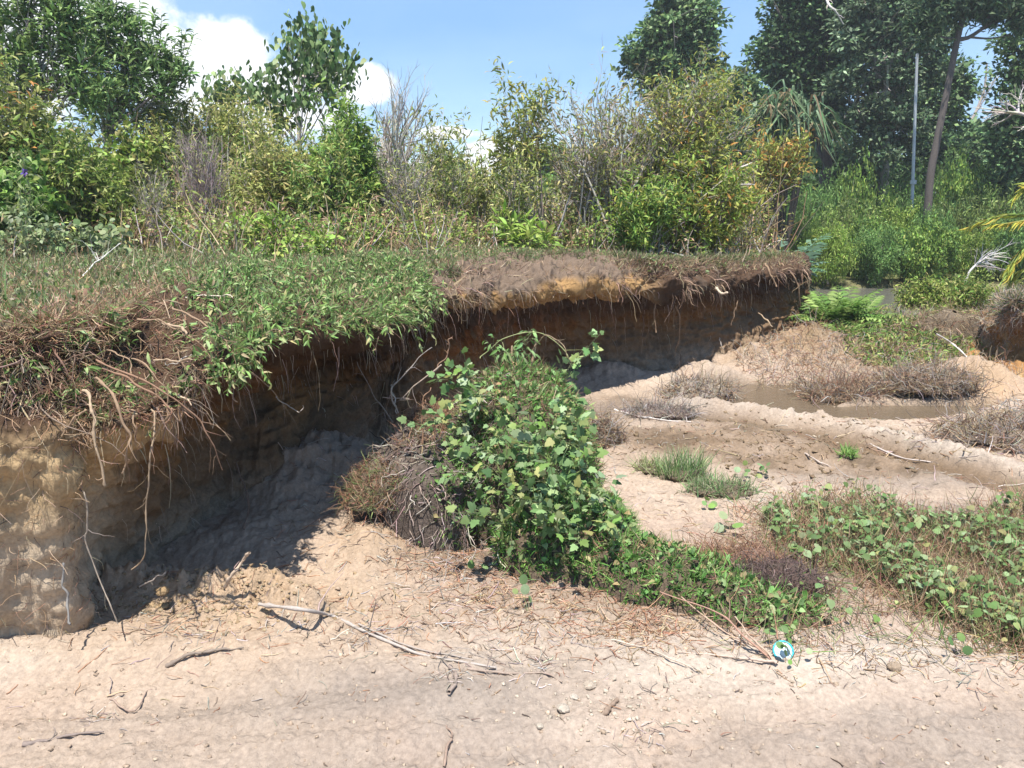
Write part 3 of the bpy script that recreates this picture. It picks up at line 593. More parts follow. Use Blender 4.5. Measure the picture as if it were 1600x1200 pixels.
def hang_line(P, D, Ln, rs, nseg=7, wander=.25, sag=1.2):
    pts, _ = grow(P, D, Ln, np.ones(len(P)), nseg, wander, (0, 0, -sag), rs); return pts
def root_fringe():
    rs = RS(11); mb = MB()
    # along the lip of the long bank, in tufts
    cc = [(-300, 60, 900), (60, 250, 700), (250, 420, 600), (420, 680, 500), (690, 960, 260), (960, 1080, 520), (1080, 1180, 260), (1180, 1262, 420)]
    for a, b, n in cc:
        n = int(n * (1.1 if 650 < a < 960 else .6 if a >= 960 else .8)); c0, c1 = colx(a), max(colx(b), colx(a) + .01)
        ct = rs.uniform(c0, c1, max(3, n // 55)); wt = rs.rand(len(ct)) ** 2 + .05; c = ct[rs.choice(len(ct), n, p=wt / wt.sum())] + .0028 * rs.randn(n)
        T = BANK['T'][:, 0]; i0 = np.argmin(np.abs(T - .7)); r = (i0 + rs.randint(-12, 22, n)); j = np.clip((c * (BANK['ncol'] - 2)).astype(int), 0, BANK['ncol'] - 2)
        P = BANK['G'][r, j]; nn = BANK['nrm'][r, j]
        Ln = rs.uniform(.04, .22, n) * (1 + 1.2 * (rs.rand(n) < .06))
        D = unit(nn * .6 + .7 * rs.randn(n, 3) + [0, 0, -.4]); pts = hang_line(P - nn * .01, D, Ln, rs, 6, .30, 1.7)
        R = (.0006 + .0034 * rs.rand(n) ** 3)[:, None] * np.linspace(1, .4, 7)[None] * (1 + .10 * P[:, 1:2])
        tubes(mb, pts, R, 3, pal(rs, n, [(.28, .19, .13), (.20, .13, .09), (.36, .27, .19), (.14, .095, .07), (.22, .16, .13)]))
    # block face
    n = 900; P, nn, r, c = bank_pts(BANK, n, rs, 1.6, 4.3, colx(-330), colx(140)); pts, rad = grow(P + nn * .004, unit(.8 * rs.randn(n, 3) + [0, 0, -.5]), rs.uniform(.02, .12, n), rs.uniform(.0006, .0018, n), 5, .25, (0, 0, -.3), rs, .5); pts[:, 1:] += (nn * .006)[:, None]; tubes(mb, pts, rad, 3, pal(rs, n, ROOTC + [(.12, .09, .07)]))
    # hair roots down the wall face
    n = 900; P, nn, r, c = bank_pts(BANK, n, rs, 1.0, 4.2, colx(180), colx(1258)); D = unit(nn * .5 + np.array([0, 0, -1]) + .25 * rs.randn(n, 3))
    pts = hang_line(P, D, (.03 + .25 * rs.rand(n) ** 2), rs, 5, .16, 1.6); pts[:, 1:] += (nn * .012)[:, None]
    tubes(mb, pts, ((.0004 + .0018 * rs.rand(n) ** 2) * (1 + .10 * P[:, 1]))[:, None] * np.linspace(1, .4, 6)[None], 3, pal(rs, n, [(.22, .16, .12), (.35, .28, .22), (.13, .09, .06), (.45, .38, .30)]))
    o = mb.build('root_fringe', M_TWIG); tag(o, 'fine tan and brown roots hanging from the lip and face of the bank', 'roots', kind='stuff')
    # right-hand bank
    mb = MB(); n = 2600; P, nn, r, c = bank_pts(RB, n, rs, .0, 3.0, .25, .95)
    pts = hang_line(P, unit(nn + .8 * rs.randn(n, 3)), rs.uniform(.05, .28, n), rs, 6, .3, 1.2)
    tubes(mb, pts, rs.uniform(.0012, .0028, n)[:, None] * np.linspace(1, .4, 7)[None], 3, pal(rs, n, ROOTC + GREYW))
    o = mb.build('root_fringe', M_TWIG); tag(o, 'greyish roots and dead straw hanging over the small bank at the right edge', 'roots', kind='stuff')
root_fringe()

def right_bank_turf():
    rs = RS(12); mb = MB(); P, nn, r, c = bank_pts(RB, 16000, rs, -.6, .6, .05, 1); k = (np.linalg.norm(P[:, :2] - [5.2, 8.0], axis=1) < 4); P, nn = P[k], nn[k]
    blades(mb, P, unit(nn * .3 + .7 * rs.randn(len(P), 3) + [0, 0, .5]), rs, .04, .16, .007, pal(rs, len(P), STRAW + GREYW + GREEN[:3])); o = mb.build('bank_straw', M_GRASS); tag(o, 'dry straw and thin grass on top of the small bank at the right edge', 'grass', kind='stuff')
right_bank_turf()

# ------------------------------------------------------------------ single roots and sticks one can point at
def line(name, label, cat, pts, r0, r1, col, rs=RS(3), group=None, side=0, wob=.012, mat_=None):
    """pts: list of (px,py,Y) in the photograph's columns, each at its own real distance"""
    W3 = np.array([p if len(p) == 4 and p[3] == 'w' else None for p in pts], dtype=object) if False else None
    K = np.array([atY(*p) for p in pts]) if not callable(pts) else pts()
    n = max(14, len(K) * 6); P = crom(K, n); w = np.stack([fbm(np.linspace(0, 5, n) + 10 * rs.rand(), np.full(n, k * 3.3), o=2) for k in range(3)], 1) * wob * 1.5
    w[0] = 0; P = P + w; o0 = P[0].copy(); mb = MB(o0)
    R = .82 * np.linspace(r0, r1, n) * (1 + .20 * rs.randn(n)); tubes(mb, P[None], np.maximum(R, r1 * .5)[None], 6, np.array([col]))
    if side:
        Ltot = np.linalg.norm(np.diff(P, axis=0), axis=1).sum()
        p, d, Ln, r = kids(P[None], R[None], side, .15, .9, .7, .22, .5, rs, np.array([Ltot])); q, rad = grow(p, d, Ln, r, 5, .3, (0, 0, -.1), rs)
        tubes(mb, q, rad, 4, pal(rs, side, [col]))
    o = mb.build(name, mat_ or M_TWIG); tag(o, label, cat, group); return o
TAN = (.25, .17, .11); TAN2 = (.33, .245, .165); BRN = (.24, .15, .10); GRY = (.34, .30, .27); WHT = (.36, .32, .28); RED = (.24, .145, .095)
ROOTS = [
 ('thick tan root dangling straight beside the left sand block, ends in a blunt tip', [(129, 610, 2.62), (141, 645, 2.55), (154, 700, 2.53), (169, 758, 2.52)], .0065, .005, TAN2, 3),
 ('brown root curving down right of the blunt tan root', [(150, 590, 2.64), (184, 636, 2.56), (204, 680, 2.54), (203, 712, 2.54), (194, 742, 2.54)], .0065, .004, TAN, 4),
 ('long thin root arching from the thatch far out over the shaded hollow', [(150, 562, 2.62), (240, 600, 2.58), (300, 638, 2.6), (326, 680, 2.62), (347, 736, 2.65)], .0050, .0018, RED, 6),
 ('longest vertical root hanging almost to the floor of the hollow', [(236, 640, 2.75), (237, 690, 2.7), (236, 740, 2.7), (228, 792, 2.7), (232, 832, 2.7), (221, 868, 2.7), (205, 890, 2.75)], .0042, .0026, TAN2, 6),
 ('dark root hooked down past the twig bundle under the green turf', [(328, 535, 3.0), (345, 582, 2.95), (360, 605, 2.95), (371, 628, 2.95)], .0055, .003, TAN, 3),
 ('white root forked down the edge of the left sand block', [(128, 760, 2.66), (138, 775, 2.62), (137, 826, 2.62), (130, 846, 2.62), (150, 905, 2.6), (172, 950, 2.56), (186, 975, 2.56)], .004, .0028, (.25, .21, .17), 5),
 ('grey stick leaning against the front face of the left sand block', [(99, 880, 2.58), (104, 912, 2.56), (106, 945, 2.54), (114, 976, 2.5)], .0042, .0048, (.19, .18, .17), 0),
 ('short root poking left and down from the thatch', [(133, 640, 2.6), (112, 662, 2.56), (93, 680, 2.54)], .005, .003, TAN, 1),
 ('pale straight twig lying level below the dark soil patch', [(240, 563, 2.85), (270, 562, 2.8), (301, 563, 2.78)], .004, .003, TAN2, 1),
 ('pale straw stalk lying level across the dark soil patch', [(290, 464, 3.6), (330, 463, 3.5), (364, 464, 3.4)], .004, .002, (.60, .52, .42), 0),
 ('stout tan root stub topmost of the bundle under the dark soil patch', [(255, 505, 3.0), (280, 512, 2.93), (297, 523, 2.9)], .008, .006, TAN2, 1),
 ('tan root sweeping right from the bundle and ending over the green turf', [(270, 480, 3.2), (310, 500, 3.05), (345, 525, 2.98), (356, 545, 2.95)], .0055, .003, TAN, 3),
 ('slim brown root bowed across the middle of the root bundle', [(215, 500, 3.0), (260, 505, 2.95), (300, 530, 2.92), (335, 560, 2.9)], .005, .003, TAN, 4),
 ('red-brown root sloping down right in front of the bundle', [(160, 575, 2.62), (200, 590, 2.58), (240, 615, 2.58), (268, 640, 2.58), (265, 665, 2.58)], .005, .003, RED, 5),
 ('looped brown root curling back on itself below the bundle', [(205, 560, 2.7), (240, 585, 2.66), (262, 612, 2.64), (267, 645, 2.64), (258, 660, 2.64), (240, 690, 2.66)], .004, .002, TAN, 6),
 ('thin root dropping from the looped root towards the hollow', [(205, 640, 2.66), (214, 668, 2.62), (214, 700, 2.62)], .004, .002, TAN, 2),
 ('short tan roots crossing left of the looped root', [(165, 545, 2.66), (195, 560, 2.62), (215, 590, 2.6), (222, 620, 2.6)], .004, .002, TAN, 4),
 ('hooked pale root under the left end of the green turf', [(300, 555, 3.0), (285, 565, 2.96), (268, 572, 2.94), (255, 565, 2.93)], .003, .002, WHT, 1),
 ('dark curved root hanging inside the shaded hollow', [(370, 720, 3.4), (378, 760, 3.35), (384, 800, 3.3), (382, 830, 3.25)], .005, .003, (.08, .06, .05), 1),
 ('thin pale root hanging under the green turf', [(432, 620, 3.5), (450, 635, 3.45), (470, 645, 3.4), (476, 630, 3.4)], .003, .002, WHT, 1),
 ('straight brown root hanging at the left end of the bare lip', [(605, 455, 4.55), (606, 480, 4.5), (604, 503, 4.5)], .006, .003, TAN2, 2),
 ('forked pale root below the left corner of the bare lip', [(716, 462, 5.5), (728, 485, 5.45), (727, 503, 5.45), (716, 490, 5.45)], .006, .003, TAN2, 2),
 ('slanting thin root on the dark wall behind the shrub', [(722, 505, 6.0), (742, 515, 5.95), (751, 533, 5.9)], .005, .003, BRN, 1),
 ('smooth pale stump of a root jutting from the lip between dangling tufts', [(1112, 440, 7.7), (1118, 452, 7.5), (1128, 458, 7.4), (1139, 458, 7.35)], .018, .014, (.50, .40, .30), 0),
 ('straight tan stick leaning out below the lip left of the pale stump', [(1058, 440, 7.3), (1072, 458, 7.2), (1084, 477, 7.15)], .012, .008, TAN, 0),
 ('long vertical root hanging from the lip left of the leaning tan stick', [(1017, 440, 7.1), (1022, 470, 7.1), (1023, 500, 7.1), (1027, 520, 7.1)], .010, .005, TAN, 4),
 ('long kinked root hanging nearly to the foot of the wall', [(1050, 455, 7.2), (1060, 490, 7.3), (1061, 530, 7.4), (1055, 557, 7.45)], .009, .004, TAN, 3),
 ('thin root hanging below the tuft right of the pale stump', [(1152, 470, 8.0), (1148, 490, 8.0), (1143, 510, 8.0)], .008, .004, TAN, 1),
 ('straight twig stuck in the wall low under the right part of the lip', [(1184, 489, 8.6), (1198, 500, 8.4), (1208, 511, 8.3)], .011, .007, TAN2, 0),
 ('stout root slanting down at the right end of the bank', [(1196, 412, 8.5), (1205, 428, 8.4), (1213, 448, 8.4)], .016, .010, TAN, 1),
 ('branched root spread over the right end of the bank', [(1222, 412, 8.9), (1238, 430, 8.8), (1248, 450, 8.8), (1251, 480, 8.85)], .014, .008, TAN, 4),
 ('root crossing the branched root at the right end of the bank', [(1212, 445, 8.9), (1226, 432, 8.85), (1243, 442, 8.85)], .010, .006, TAN2, 2),
 ('short root low on the wall above the tan heap of soil', [(1166, 534, 8.2), (1176, 552, 8.1), (1186, 563, 8.05)], .010, .006, BRN, 0),
 ('pale streak of root low on the wall under the right lip', [(1124, 528, 8.1), (1130, 545, 8.05)], .008, .005, WHT, 0),
]
rr_ = RS(5)
for i, (lb, pts, r0, r1, col, sd) in enumerate(ROOTS): line('root', lb, 'root', pts, r0, r1, col, rr_, 'roots hanging from the bank', sd)

def floor_line(pts, lift=.006):
    out_ = []
    for p in pts:
        h = p[2] if len(p) > 2 else 0.0
        g = atZ(p[0], p[1], 0.02 + h); z = float(floor_z(g[0], g[1])[0]); g = atZ(p[0], p[1], z + lift + h); out_.append(g)
    return np.array(out_)
STICKS = [
 ('long grey weathered branch lying across the sand in front of the ochre crest', [(405, 944), (470, 953), (520, 963), (560, 982), (610, 1003), (660, 1022), (715, 1032), (775, 1043)], .012, .005, GRY, 5),
 ('second strand of bark splitting along the long grey branch', [(560, 975), (600, 992), (650, 1014), (700, 1022), (740, 1031)], .006, .003, (.30, .26, .23), 2),
 ('short dark crooked branch on the sand below the ochre crest', [(262, 1040), (290, 1026), (318, 1017), (350, 1015), (380, 1012)], .012, .005, (.20, .16, .13), 5),
 ('dark branch lying at the bottom left corner of the sand', [(36, 1163), (70, 1156), (110, 1149), (160, 1144)], .012, .004, (.20, .16, .14), 4),
 ('forked twig lying above the bottom left branch', [(172, 1092), (190, 1108), (212, 1110), (228, 1082), (238, 1076)], .005, .003, (.27, .20, .16), 2),
 ('upright weathered stick standing in the edge of the shade', [(352, 918), (362, 900, .06), (374, 880, .12), (391, 862, .18)], .011, .008, (.42, .33, .25), 3),
 ('slim stick propped on the crest left of the upright stick', [(218, 918), (240, 905, .04), (262, 893, .07)], .005, .004, (.40, .33, .27), 1),
 ('short stub of root lying at the end of the longest vertical root', [(190, 896, .02), (200, 888, .03), (212, 881, .05)], .008, .005, (.45, .36, .26), 0),
 ('curved dark root rising at the bottom edge of the picture', [(694, 1198), (703, 1160), (706, 1145), (698, 1133)], .006, .004, (.25, .18, .14), 2),
 ('knotted dark rootstock above the curved bottom root', [(704, 1040), (714, 1052), (712, 1066), (700, 1082)], .010, .008, (.24, .19, .16), 6),
 ('stub of dark bark lying alone on the pale track', [(944, 1114), (955, 1102), (967, 1093)], .013, .010, (.22, .16, .12), 0),
 ('thin twig lying from the knotted rootstock towards the right', [(730, 1044), (790, 1052), (850, 1052), (880, 1068)], .006, .004, (.27, .21, .17), 5),
 ('thin brown stem among litter below the dark lump of roots', [(625, 958), (660, 972), (700, 975), (735, 993)], .006, .003, (.27, .20, .15), 5),
 ('first twig of the fan converging beside the turquoise lid', [(1215, 1035), (1180, 1010, .02), (1130, 985, .04), (1060, 930, .06)], .008, .003, (.38, .27, .20), 4),
 ('second twig of the fan, arching highest behind the others', [(1208, 1033), (1160, 990, .05), (1120, 955, .08), (1030, 925, .08)], .007, .003, (.33, .20, .15), 4),
 ('lowest twig of the fan, lying flat on the sand', [(1213, 1036), (1160, 1028), (1110, 1022), (1060, 1018)], .007, .003, (.42, .33, .27), 4),
 ('shortest twig of the fan with a split tip', [(1214, 1034), (1190, 1012, .03), (1170, 990, .05), (1150, 965, .08)], .006, .003, (.40, .29, .22), 2),
 ('thin twig on the sand left of the fan of twigs', [(955, 1000), (1010, 1012), (1050, 1030), (1095, 1048)], .005, .003, (.45, .37, .30), 2),
 ('long pale branch lying on the grey mud at the right', [(1348, 686), (1380, 705), (1420, 718), (1478, 724)], .012, .006, (.42, .36, .32), 6),
 ('grey twig lying beyond the pale branch on the mud', [(1372, 702), (1430, 712), (1480, 716), (1530, 712)], .009, .005, (.38, .32, .28), 4),
 ('slim twig lying on mud left of the pale branch', [(1258, 709), (1280, 722), (1300, 731)], .010, .006, (.40, .33, .28), 2),
 ('bleached twig lying beside the grey mound of straw', [(960, 640), (1000, 651), (1040, 657), (1080, 660)], .011, .006, (.52, .47, .43), 5),
 ('dark thin twig across the right of the damp channel', [(1505, 705), (1515, 690, .04), (1517, 681, .06)], .009, .006, (.18, .14, .11), 1),
 ('bleached dead stick slanting on the green mound in front of the swamp', [(1462, 521, .30), (1485, 535, .28), (1505, 553, .22), (1524, 572, .12)], .012, .009, (.60, .56, .52), 0),
 ('thin dark stick at the far right of the creeper patch', [(1560, 826, .03), (1585, 832, .03), (1612, 838, .02)], .008, .006, (.34, .27, .23), 1),
]
for i, (lb, pts, r0, r1, col, sd) in enumerate(STICKS):
    K = floor_line(pts); line('stick', lb, 'stick', (lambda K=K: K), r0 * .85, r1 * .85, col, rr_, 'sticks and branches lying on the sand', sd, wob=.006)

# ------------------------------------------------------------------ litter of small twigs and crumbs on the sand
def litter():
    rs = RS(21); mb = MB()
    def add(n, f, lo=.02, hi=.10, cols=GREYW + RUST + [(.14, .10, .08)], thick=1.0):
        u, v = f(n); g = np.array([0, 0, 0.])
        dz = np.stack([ (u - 800) / F_PX, np.zeros(n), np.zeros(n)], 1) + FW[None] - ((v - 600) / F_PX)[:, None] * UP[None]
        P = EYE + dz * ((0.0 - 1.6) / dz[:, 2])[:, None]; P[:, 2] = floor_z(P[:, 0], P[:, 1]) + .002
        a = rs.uniform(0, 2 * math.pi, n); D = np.stack([np.cos(a), np.sin(a), rs.uniform(-.02, .22, n) ], 1)
        Ln = rs.uniform(lo, hi, n) * (1 + .8 * (rs.rand(n) < .1)); R = rs.uniform(.0008, .0028, n) * thick
        pts, rad = grow(P, D, Ln, R, 4, .22, (0, 0, -.25), rs, .5)
        z = floor_z(pts[..., 0].ravel(), pts[..., 1].ravel()).reshape(pts.shape[:2]); pts[..., 2] = np.maximum(pts[..., 2], z + rad)
        tubes(mb, pts, rad, 3, pal(rs, n, cols))
    U = lambda a, b, c, d: (lambda n: (rs.uniform(a, b, n), rs.uniform(c, d, n)))
    Gs = lambda x, y, sx, sy: (lambda n: (x + sx * rs.randn(n), np.maximum(y + sy * rs.randn(n), 480)))
    add(130, U(-50, 1650, 1080, 1250), .01, .05); add(230, U(100, 1150, 940, 1090), .02, .09); add(300, Gs(700, 960, 120, 30))
    add(700, Gs(740, 880, 70, 26), .03, .11); add(500, Gs(850, 930, 80, 30), .03, .10, RUST + STRAW); add(450, Gs(1020, 980, 60, 22), .03, .10, RUST + STRAW)
    add(500, U(950, 1200, 660, 900), .02, .08, STRAW + GREYW); add(350, U(430, 640, 720, 900), .02, .08); add(260, U(200, 420, 890, 1010), .02, .07)
    add(500, U(1150, 1700, 740, 830), .02, .10); add(350, U(1200, 1650, 1000, 1080), .02, .08, GREYW + STRAW); add(450, U(900, 1700, 620, 720), .03, .12, GREYW + STRAW, 1.5)
    add(450, Gs(1250, 700, 160, 30), .02, .06, [(.16, .11, .07), (.22, .16, .1)], 1.8); add(300, Gs(1190, 870, 60, 35), .03, .12, RUST)
    add(900, Gs(1580, 665, 70, 22), .04, .16, GREYW + STRAW, 1.6); add(300, Gs(60, 860, 60, 60), .02, .06, RUST)
    for hx, hy in ((590, 985), (705, 1062), (455, 985), (830, 1040), (880, 1000), (560, 1010), (300, 1000), (1180, 1000), (1320, 1010), (1500, 1075), (150, 1120), (1000, 1150)): add(26, Gs(hx, hy, 22, 7), .02, .08, GREYW + STRAW[2:3])
    o = mb.build('plant_litter', M_TWIG); tag(o, 'small dead twigs and straw scattered over the sand', 'litter', kind='stuff')
    # crumbs of soil
    mb = MB(); n = 5200
    def crumbs(n, f, lo, hi, cols):
        u, v = f(n); dz = np.stack([(u - 800) / F_PX, np.zeros(n), np.zeros(n)], 1) + FW[None] - ((v - 600) / F_PX)[:, None] * UP[None]
        P = EYE + dz * (-1.6 / dz[:, 2])[:, None]; P[:, 2] = floor_z(P[:, 0], P[:, 1])
        V = np.array([(x, y, z) for z in (-.6, .6) for y in (-.8, .8) for x in (-.8, .8)], float); V[4:, :2] *= .55; V += RS(4).uniform(-.28, .28, V.shape); F = np.array([(0, 2, 3, 1), (4, 5, 7, 6), (0, 1, 5, 4), (2, 6, 7, 3), (0, 4, 6, 2), (1, 3, 7, 5)])
        s = lo + (hi - lo) * rs.rand(n) ** 3; T = (V, F)
        fr = frames(rs.randn(n, 3) * .35 + [0, 1, 0], rs, .7); scatter(mb, T, P + np.stack([0 * s, 0 * s, s * .1], 1), fr, np.stack([s * rs.uniform(.7, 1.3, n), s, s * rs.uniform(.3, .7, n)], 1), np.clip(np.array(cols)[rs.randint(0, len(cols), n)] * (1 + .12 * rs.randn(n, 1)), .02, .8))
    sc_ = [(.42, .322, .238), (.46, .37, .28), (.37, .28, .21)]
    crumbs(1300, U(-50, 1650, 1020, 1300), .002, .011, sc_); crumbs(1200, Gs(320, 945, 110, 18), .002, .013, [(.33, .235, .14), (.36, .28, .18)])
    crumbs(900, U(450, 1100, 850, 1050), .002, .014, sc_); crumbs(420, Gs(1230, 700, 170, 32), .004, .022, [(.175, .125, .08), (.22, .16, .10)])
    crumbs(220, Gs(1230, 655, 150, 12), .004, .022, [(.33, .27, .2), (.23, .17, .11)]); crumbs(220, Gs(960, 1110, 90, 30), .003, .012, [(.46, .39, .31)])
    o = mb.build('soil_crumbs', M_CLOD); tag(o, 'loose crumbs of tan and ochre soil scattered over the sandy floor', 'soil', kind='stuff')
litter()

def clod(name, label, cat, p, rx, ry, rz, col, seed, group=None, n=40, rough=.25):
    rs = RS(seed); th = np.arange(n) * 2 * math.pi / n; ph = np.linspace(.06, math.pi - .06, n // 2)
    D = np.stack([np.sin(ph)[:, None] * np.cos(th), np.sin(ph)[:, None] * np.sin(th), np.repeat(np.cos(ph)[:, None], n, 1)], -1)
    k = 1 + rough * fbm(D[..., 0] * 2 + seed, D[..., 1] * 2, D[..., 2] * 2, o=4, seed=seed) + rough * .5 * fbm(D[..., 0] * 7 + seed, D[..., 1] * 7, D[..., 2] * 7, o=3, seed=seed, ridge=True)
    V = D * k[..., None] * np.array([rx, ry, rz]); idx = np.arange(n * (n // 2)).reshape(n // 2, n); nx = np.roll(idx, -1, 1)
    mb = MB(); C = np.array(col)[None] * (1 + .15 * fbm(D[..., 0] * 5, D[..., 1] * 5, D[..., 2] * 5, o=3, seed=seed + 1).reshape(-1, 1))
    F = np.stack([idx[:-1], idx[1:], nx[1:], nx[:-1]], -1).reshape(-1, 4); mb.add(V.reshape(-1, 3), F, C)
    o = mb.build(name, M_CLOD); o.location = [float(c) for c in p]; o.rotation_euler = (0, 0, rs.uniform(0, 6)); tag(o, label, cat, group); return o
for lb, px, py, r, c, sd in (('largest pale clod of sand on the track near the dark bark', 880, 1108, .026, (.52, .45, .37), 1), ('small pale clod behind the largest pale clod', 897, 1090, .018, (.55, .48, .40), 2),
    ('rounded clod right of the thin twigs above the track', 921, 1072, .028, (.47, .39, .31), 3), ('flat clod in the litter near the grey mud of the track', 843, 1135, .016, (.50, .43, .35), 4),
    ('upright ochre clod on the crest beside the shaded hollow', 254, 925, .032, (.42, .29, .16), 5), ('ochre clod lying below the upright one', 256, 948, .026, (.44, .31, .17), 6),
    ('brown clod stuck with twigs on the white sand right of the lid', 1397, 1043, .030, (.38, .29, .21), 7)):
    g = floor_line([(px, py)])[0]; clod('soil_clod', lb, 'clod', g + [0, 0, r * .1], r * .8, r * .7, r * .45, [q * .82 for q in c], sd, 'clods of soil on the sand')

# ------------------------------------------------------------------ the slumped lump of turf in the middle
LUMP = [((.05, 4.08), .42, .56, .74, 0.), ((-.44, 3.80), .31, .38, .38, .3), ((.26, 3.50), .36, .42, .22, -.4), ((.66, 3.10), .46, .24, .13, -.5), ((.98, 2.86), .30, .16, .07, -.3), ((-.02, 4.55), .45, .35, .50, 0)]
def lump_h(X, Y):
    wx = X + .05 * fbm(X * 5, Y * 5, o=3, seed=201); wy = Y + .05 * fbm(X * 5 + 4, Y * 5, o=3, seed=202); S_ = 0
    for (cx, cy), a, b, h, r in LUMP:
        cr, sr = math.cos(r), math.sin(r); dx = wx - cx; dy = wy - cy; e = ((dx * cr + dy * sr) / a) ** 2 + ((-dx * sr + dy * cr) / b) ** 2
        S_ = S_ + (h * np.maximum(0, 1 - e ** 1.25) ** .6) ** 4
    z = S_ ** .25
    return z + (z > .01) * (.06 * fbm(X * 7, Y * 7, o=5, seed=203, ridge=True)) * sst(0, .1, z) - .02
def lump():
    root = empty('turf_lump', (.1, 3.8, 0)); tag(root, 'big slumped lump of turf and dead grass standing in the middle of the sand', 'turf lump')
    n = 300; xs = np.linspace(-.85, 1.4, n); ys = np.linspace(2.6, 5.05, n); X, Y = np.meshgrid(xs, ys); H = lump_h(X, Y); Zf = floor_z(X.ravel(), Y.ravel()).reshape(X.shape)
    Z = np.maximum(Zf, 0) * (H > 0) + H; Z = np.where(H <= 0, Zf - .02, Zf + H)
    nz_ = fbm(X * 6, Y * 6, o=4, seed=205)
    C = np.ones(X.shape + (3,)) * np.array([.12, .09, .065]); m = sst(-.12, -.35, X)[..., None]; C = C * (1 - m) + np.array([.12, .095, .08]) * m; C = C * (1 + .4 * nz_[..., None])
    V = np.stack([X - .1, Y - 3.8, Z], -1).reshape(-1, 3); idx = np.arange(n * n).reshape(n, n); F = np.stack([idx[:-1, :-1], idx[:-1, 1:], idx[1:, 1:], idx[1:, :-1]], -1).reshape(-1, 4)
    hm = H.ravel(); F = F[hm[F].max(1) > 0]
    mb = MB(); mb.add(V, F, C.reshape(-1, 3)); mb.build('soil_body', M_CLOD, root)
    rs = RS(31)
    def samp(n, keepf):
        x = rs.uniform(-.85, 1.4, n * 3); y = rs.uniform(2.6, 5.0, n * 3); h = lump_h(x, y); e = .012
        gx = (lump_h(x + e, y) - h) / e; gy = (lump_h(x, y + e) - h) / e; slope = np.sqrt(1 + np.clip(gx, -4, 4) ** 2 + np.clip(gy, -4, 4) ** 2)
        k = (h > .005) & (rs.rand(n * 3) < slope / 3.2) & keepf(x, y, h); x, y, h, gx, gy = x[k][:n], y[k][:n], h[k][:n], gx[k][:n], gy[k][:n]
        nn = unit(np.stack([-gx, -gy, np.ones(len(x))], 1)); return np.stack([x - .1, y - 3.8, floor_z(x, y) + h], 1), nn, x, y
    # green grass over the front and the tail
    mb = MB(); P, nn, x, y = samp(30000, lambda x, y, h: (x > -.30 + .1 * rs.randn(len(x))) & (y < 4.25 - .1 * rs.randn(len(x))))
    D = unit(nn * .6 + .6 * rs.randn(len(P), 3) + [.05, -.25, .35]); scatter(mb, OVATE, P[::4] + [0, 0, .02], frames(rs.randn(len(P[::4]), 3) + [0, -.3, .3], rs, .5), rs.uniform(.015, .045, len(P[::4])), pal(rs, len(P[::4]), [(.12, .24, .06), (.18, .31, .10), (.24, .34, .14), (.30, .24, .12)])); D = unit(D + .35 * rs.randn(len(P), 3)); blades(mb, P, D, rs, .025, .085, .0042, pal(rs, len(P), [(.10, .22, .045), (.15, .31, .065), (.22, .38, .10), (.06, .13, .03), (.28, .32, .14)], (3, 3, 2, 2, 1)))
    g = mb.build('green_grass', M_GRASS, root); g['kind'] = 'stuff'
    mb = MB(); P, nn, x, y = samp(14000, lambda x, y, h: (y > 3.75) & (x > -.6)); D = unit(nn * .5 + .7 * rs.randn(len(P), 3) + [0, -.1, .1])
    blades(mb, P, D, rs, .04, .13, .0035, np.where(rs.rand(len(P), 1) < .75, pal(rs, len(P), RUST + STRAW), pal(rs, len(P), GREEN)))
    P, nn, x, y = samp(5200, lambda x, y, h: (x > .1) & (y < 3.3)); D = unit(nn * .4 + .8 * rs.randn(len(P), 3) + [0, -.2, .0]); blades(mb, P, D, rs, .03, .11, .0032, pal(rs, len(P), RUST))
    g = mb.build('dead_grass', M_GRASS, root); g['kind'] = 'stuff'
    mb = MB(); P, nn, x, y = samp(9000, lambda x, y, h: (x < -.12 + .08 * rs.randn(len(x))) & (y < 4.3)); dn = unit(np.array([-.35, -.45, -.9]) + .50 * rs.randn(len(P), 3)); dn = unit(dn - nn * np.sum(dn * nn, 1, keepdims=True) * .75 + .30 * nn)
    pts, rad = grow(P + nn * .006, dn, rs.uniform(.03, .15, len(P)), rs.uniform(.001, .0045, len(P)), 5, .30, (-.05, -.1, -.12), rs, .5)
    tubes(mb, pts, rad, 3, pal(rs, len(P), [(.20, .155, .135), (.30, .245, .215), (.11, .08, .07), (.42, .36, .32)])); g = mb.build('matted_roots', M_TWIG, root); g['kind'] = 'stuff'
    # broken stems sticking up from the top
    for (a, b) in (((792, 610, 4.2), (800, 540, 4.25)), ((782, 620, 4.15), (803, 572, 4.2)), ((823, 590, 4.25), (838, 527, 4.3)), ((860, 640, 4.1), (846, 600, 4.1)), ((838, 640, 4.0), (822, 610, 4.1))):
        mb = MB(); K = np.array([atY(*a), atY(*b)]) - [.1, 3.8, 0]; tubes(mb, crom(np.stack([K[0], K.mean(0) + [.01, 0, 0], K[1]]), 8)[None], np.linspace(.010, .006, 8)[None], 6, np.array([(.34, .24, .16)])); mb.build('broken_stem', M_TWIG, root)
lump()

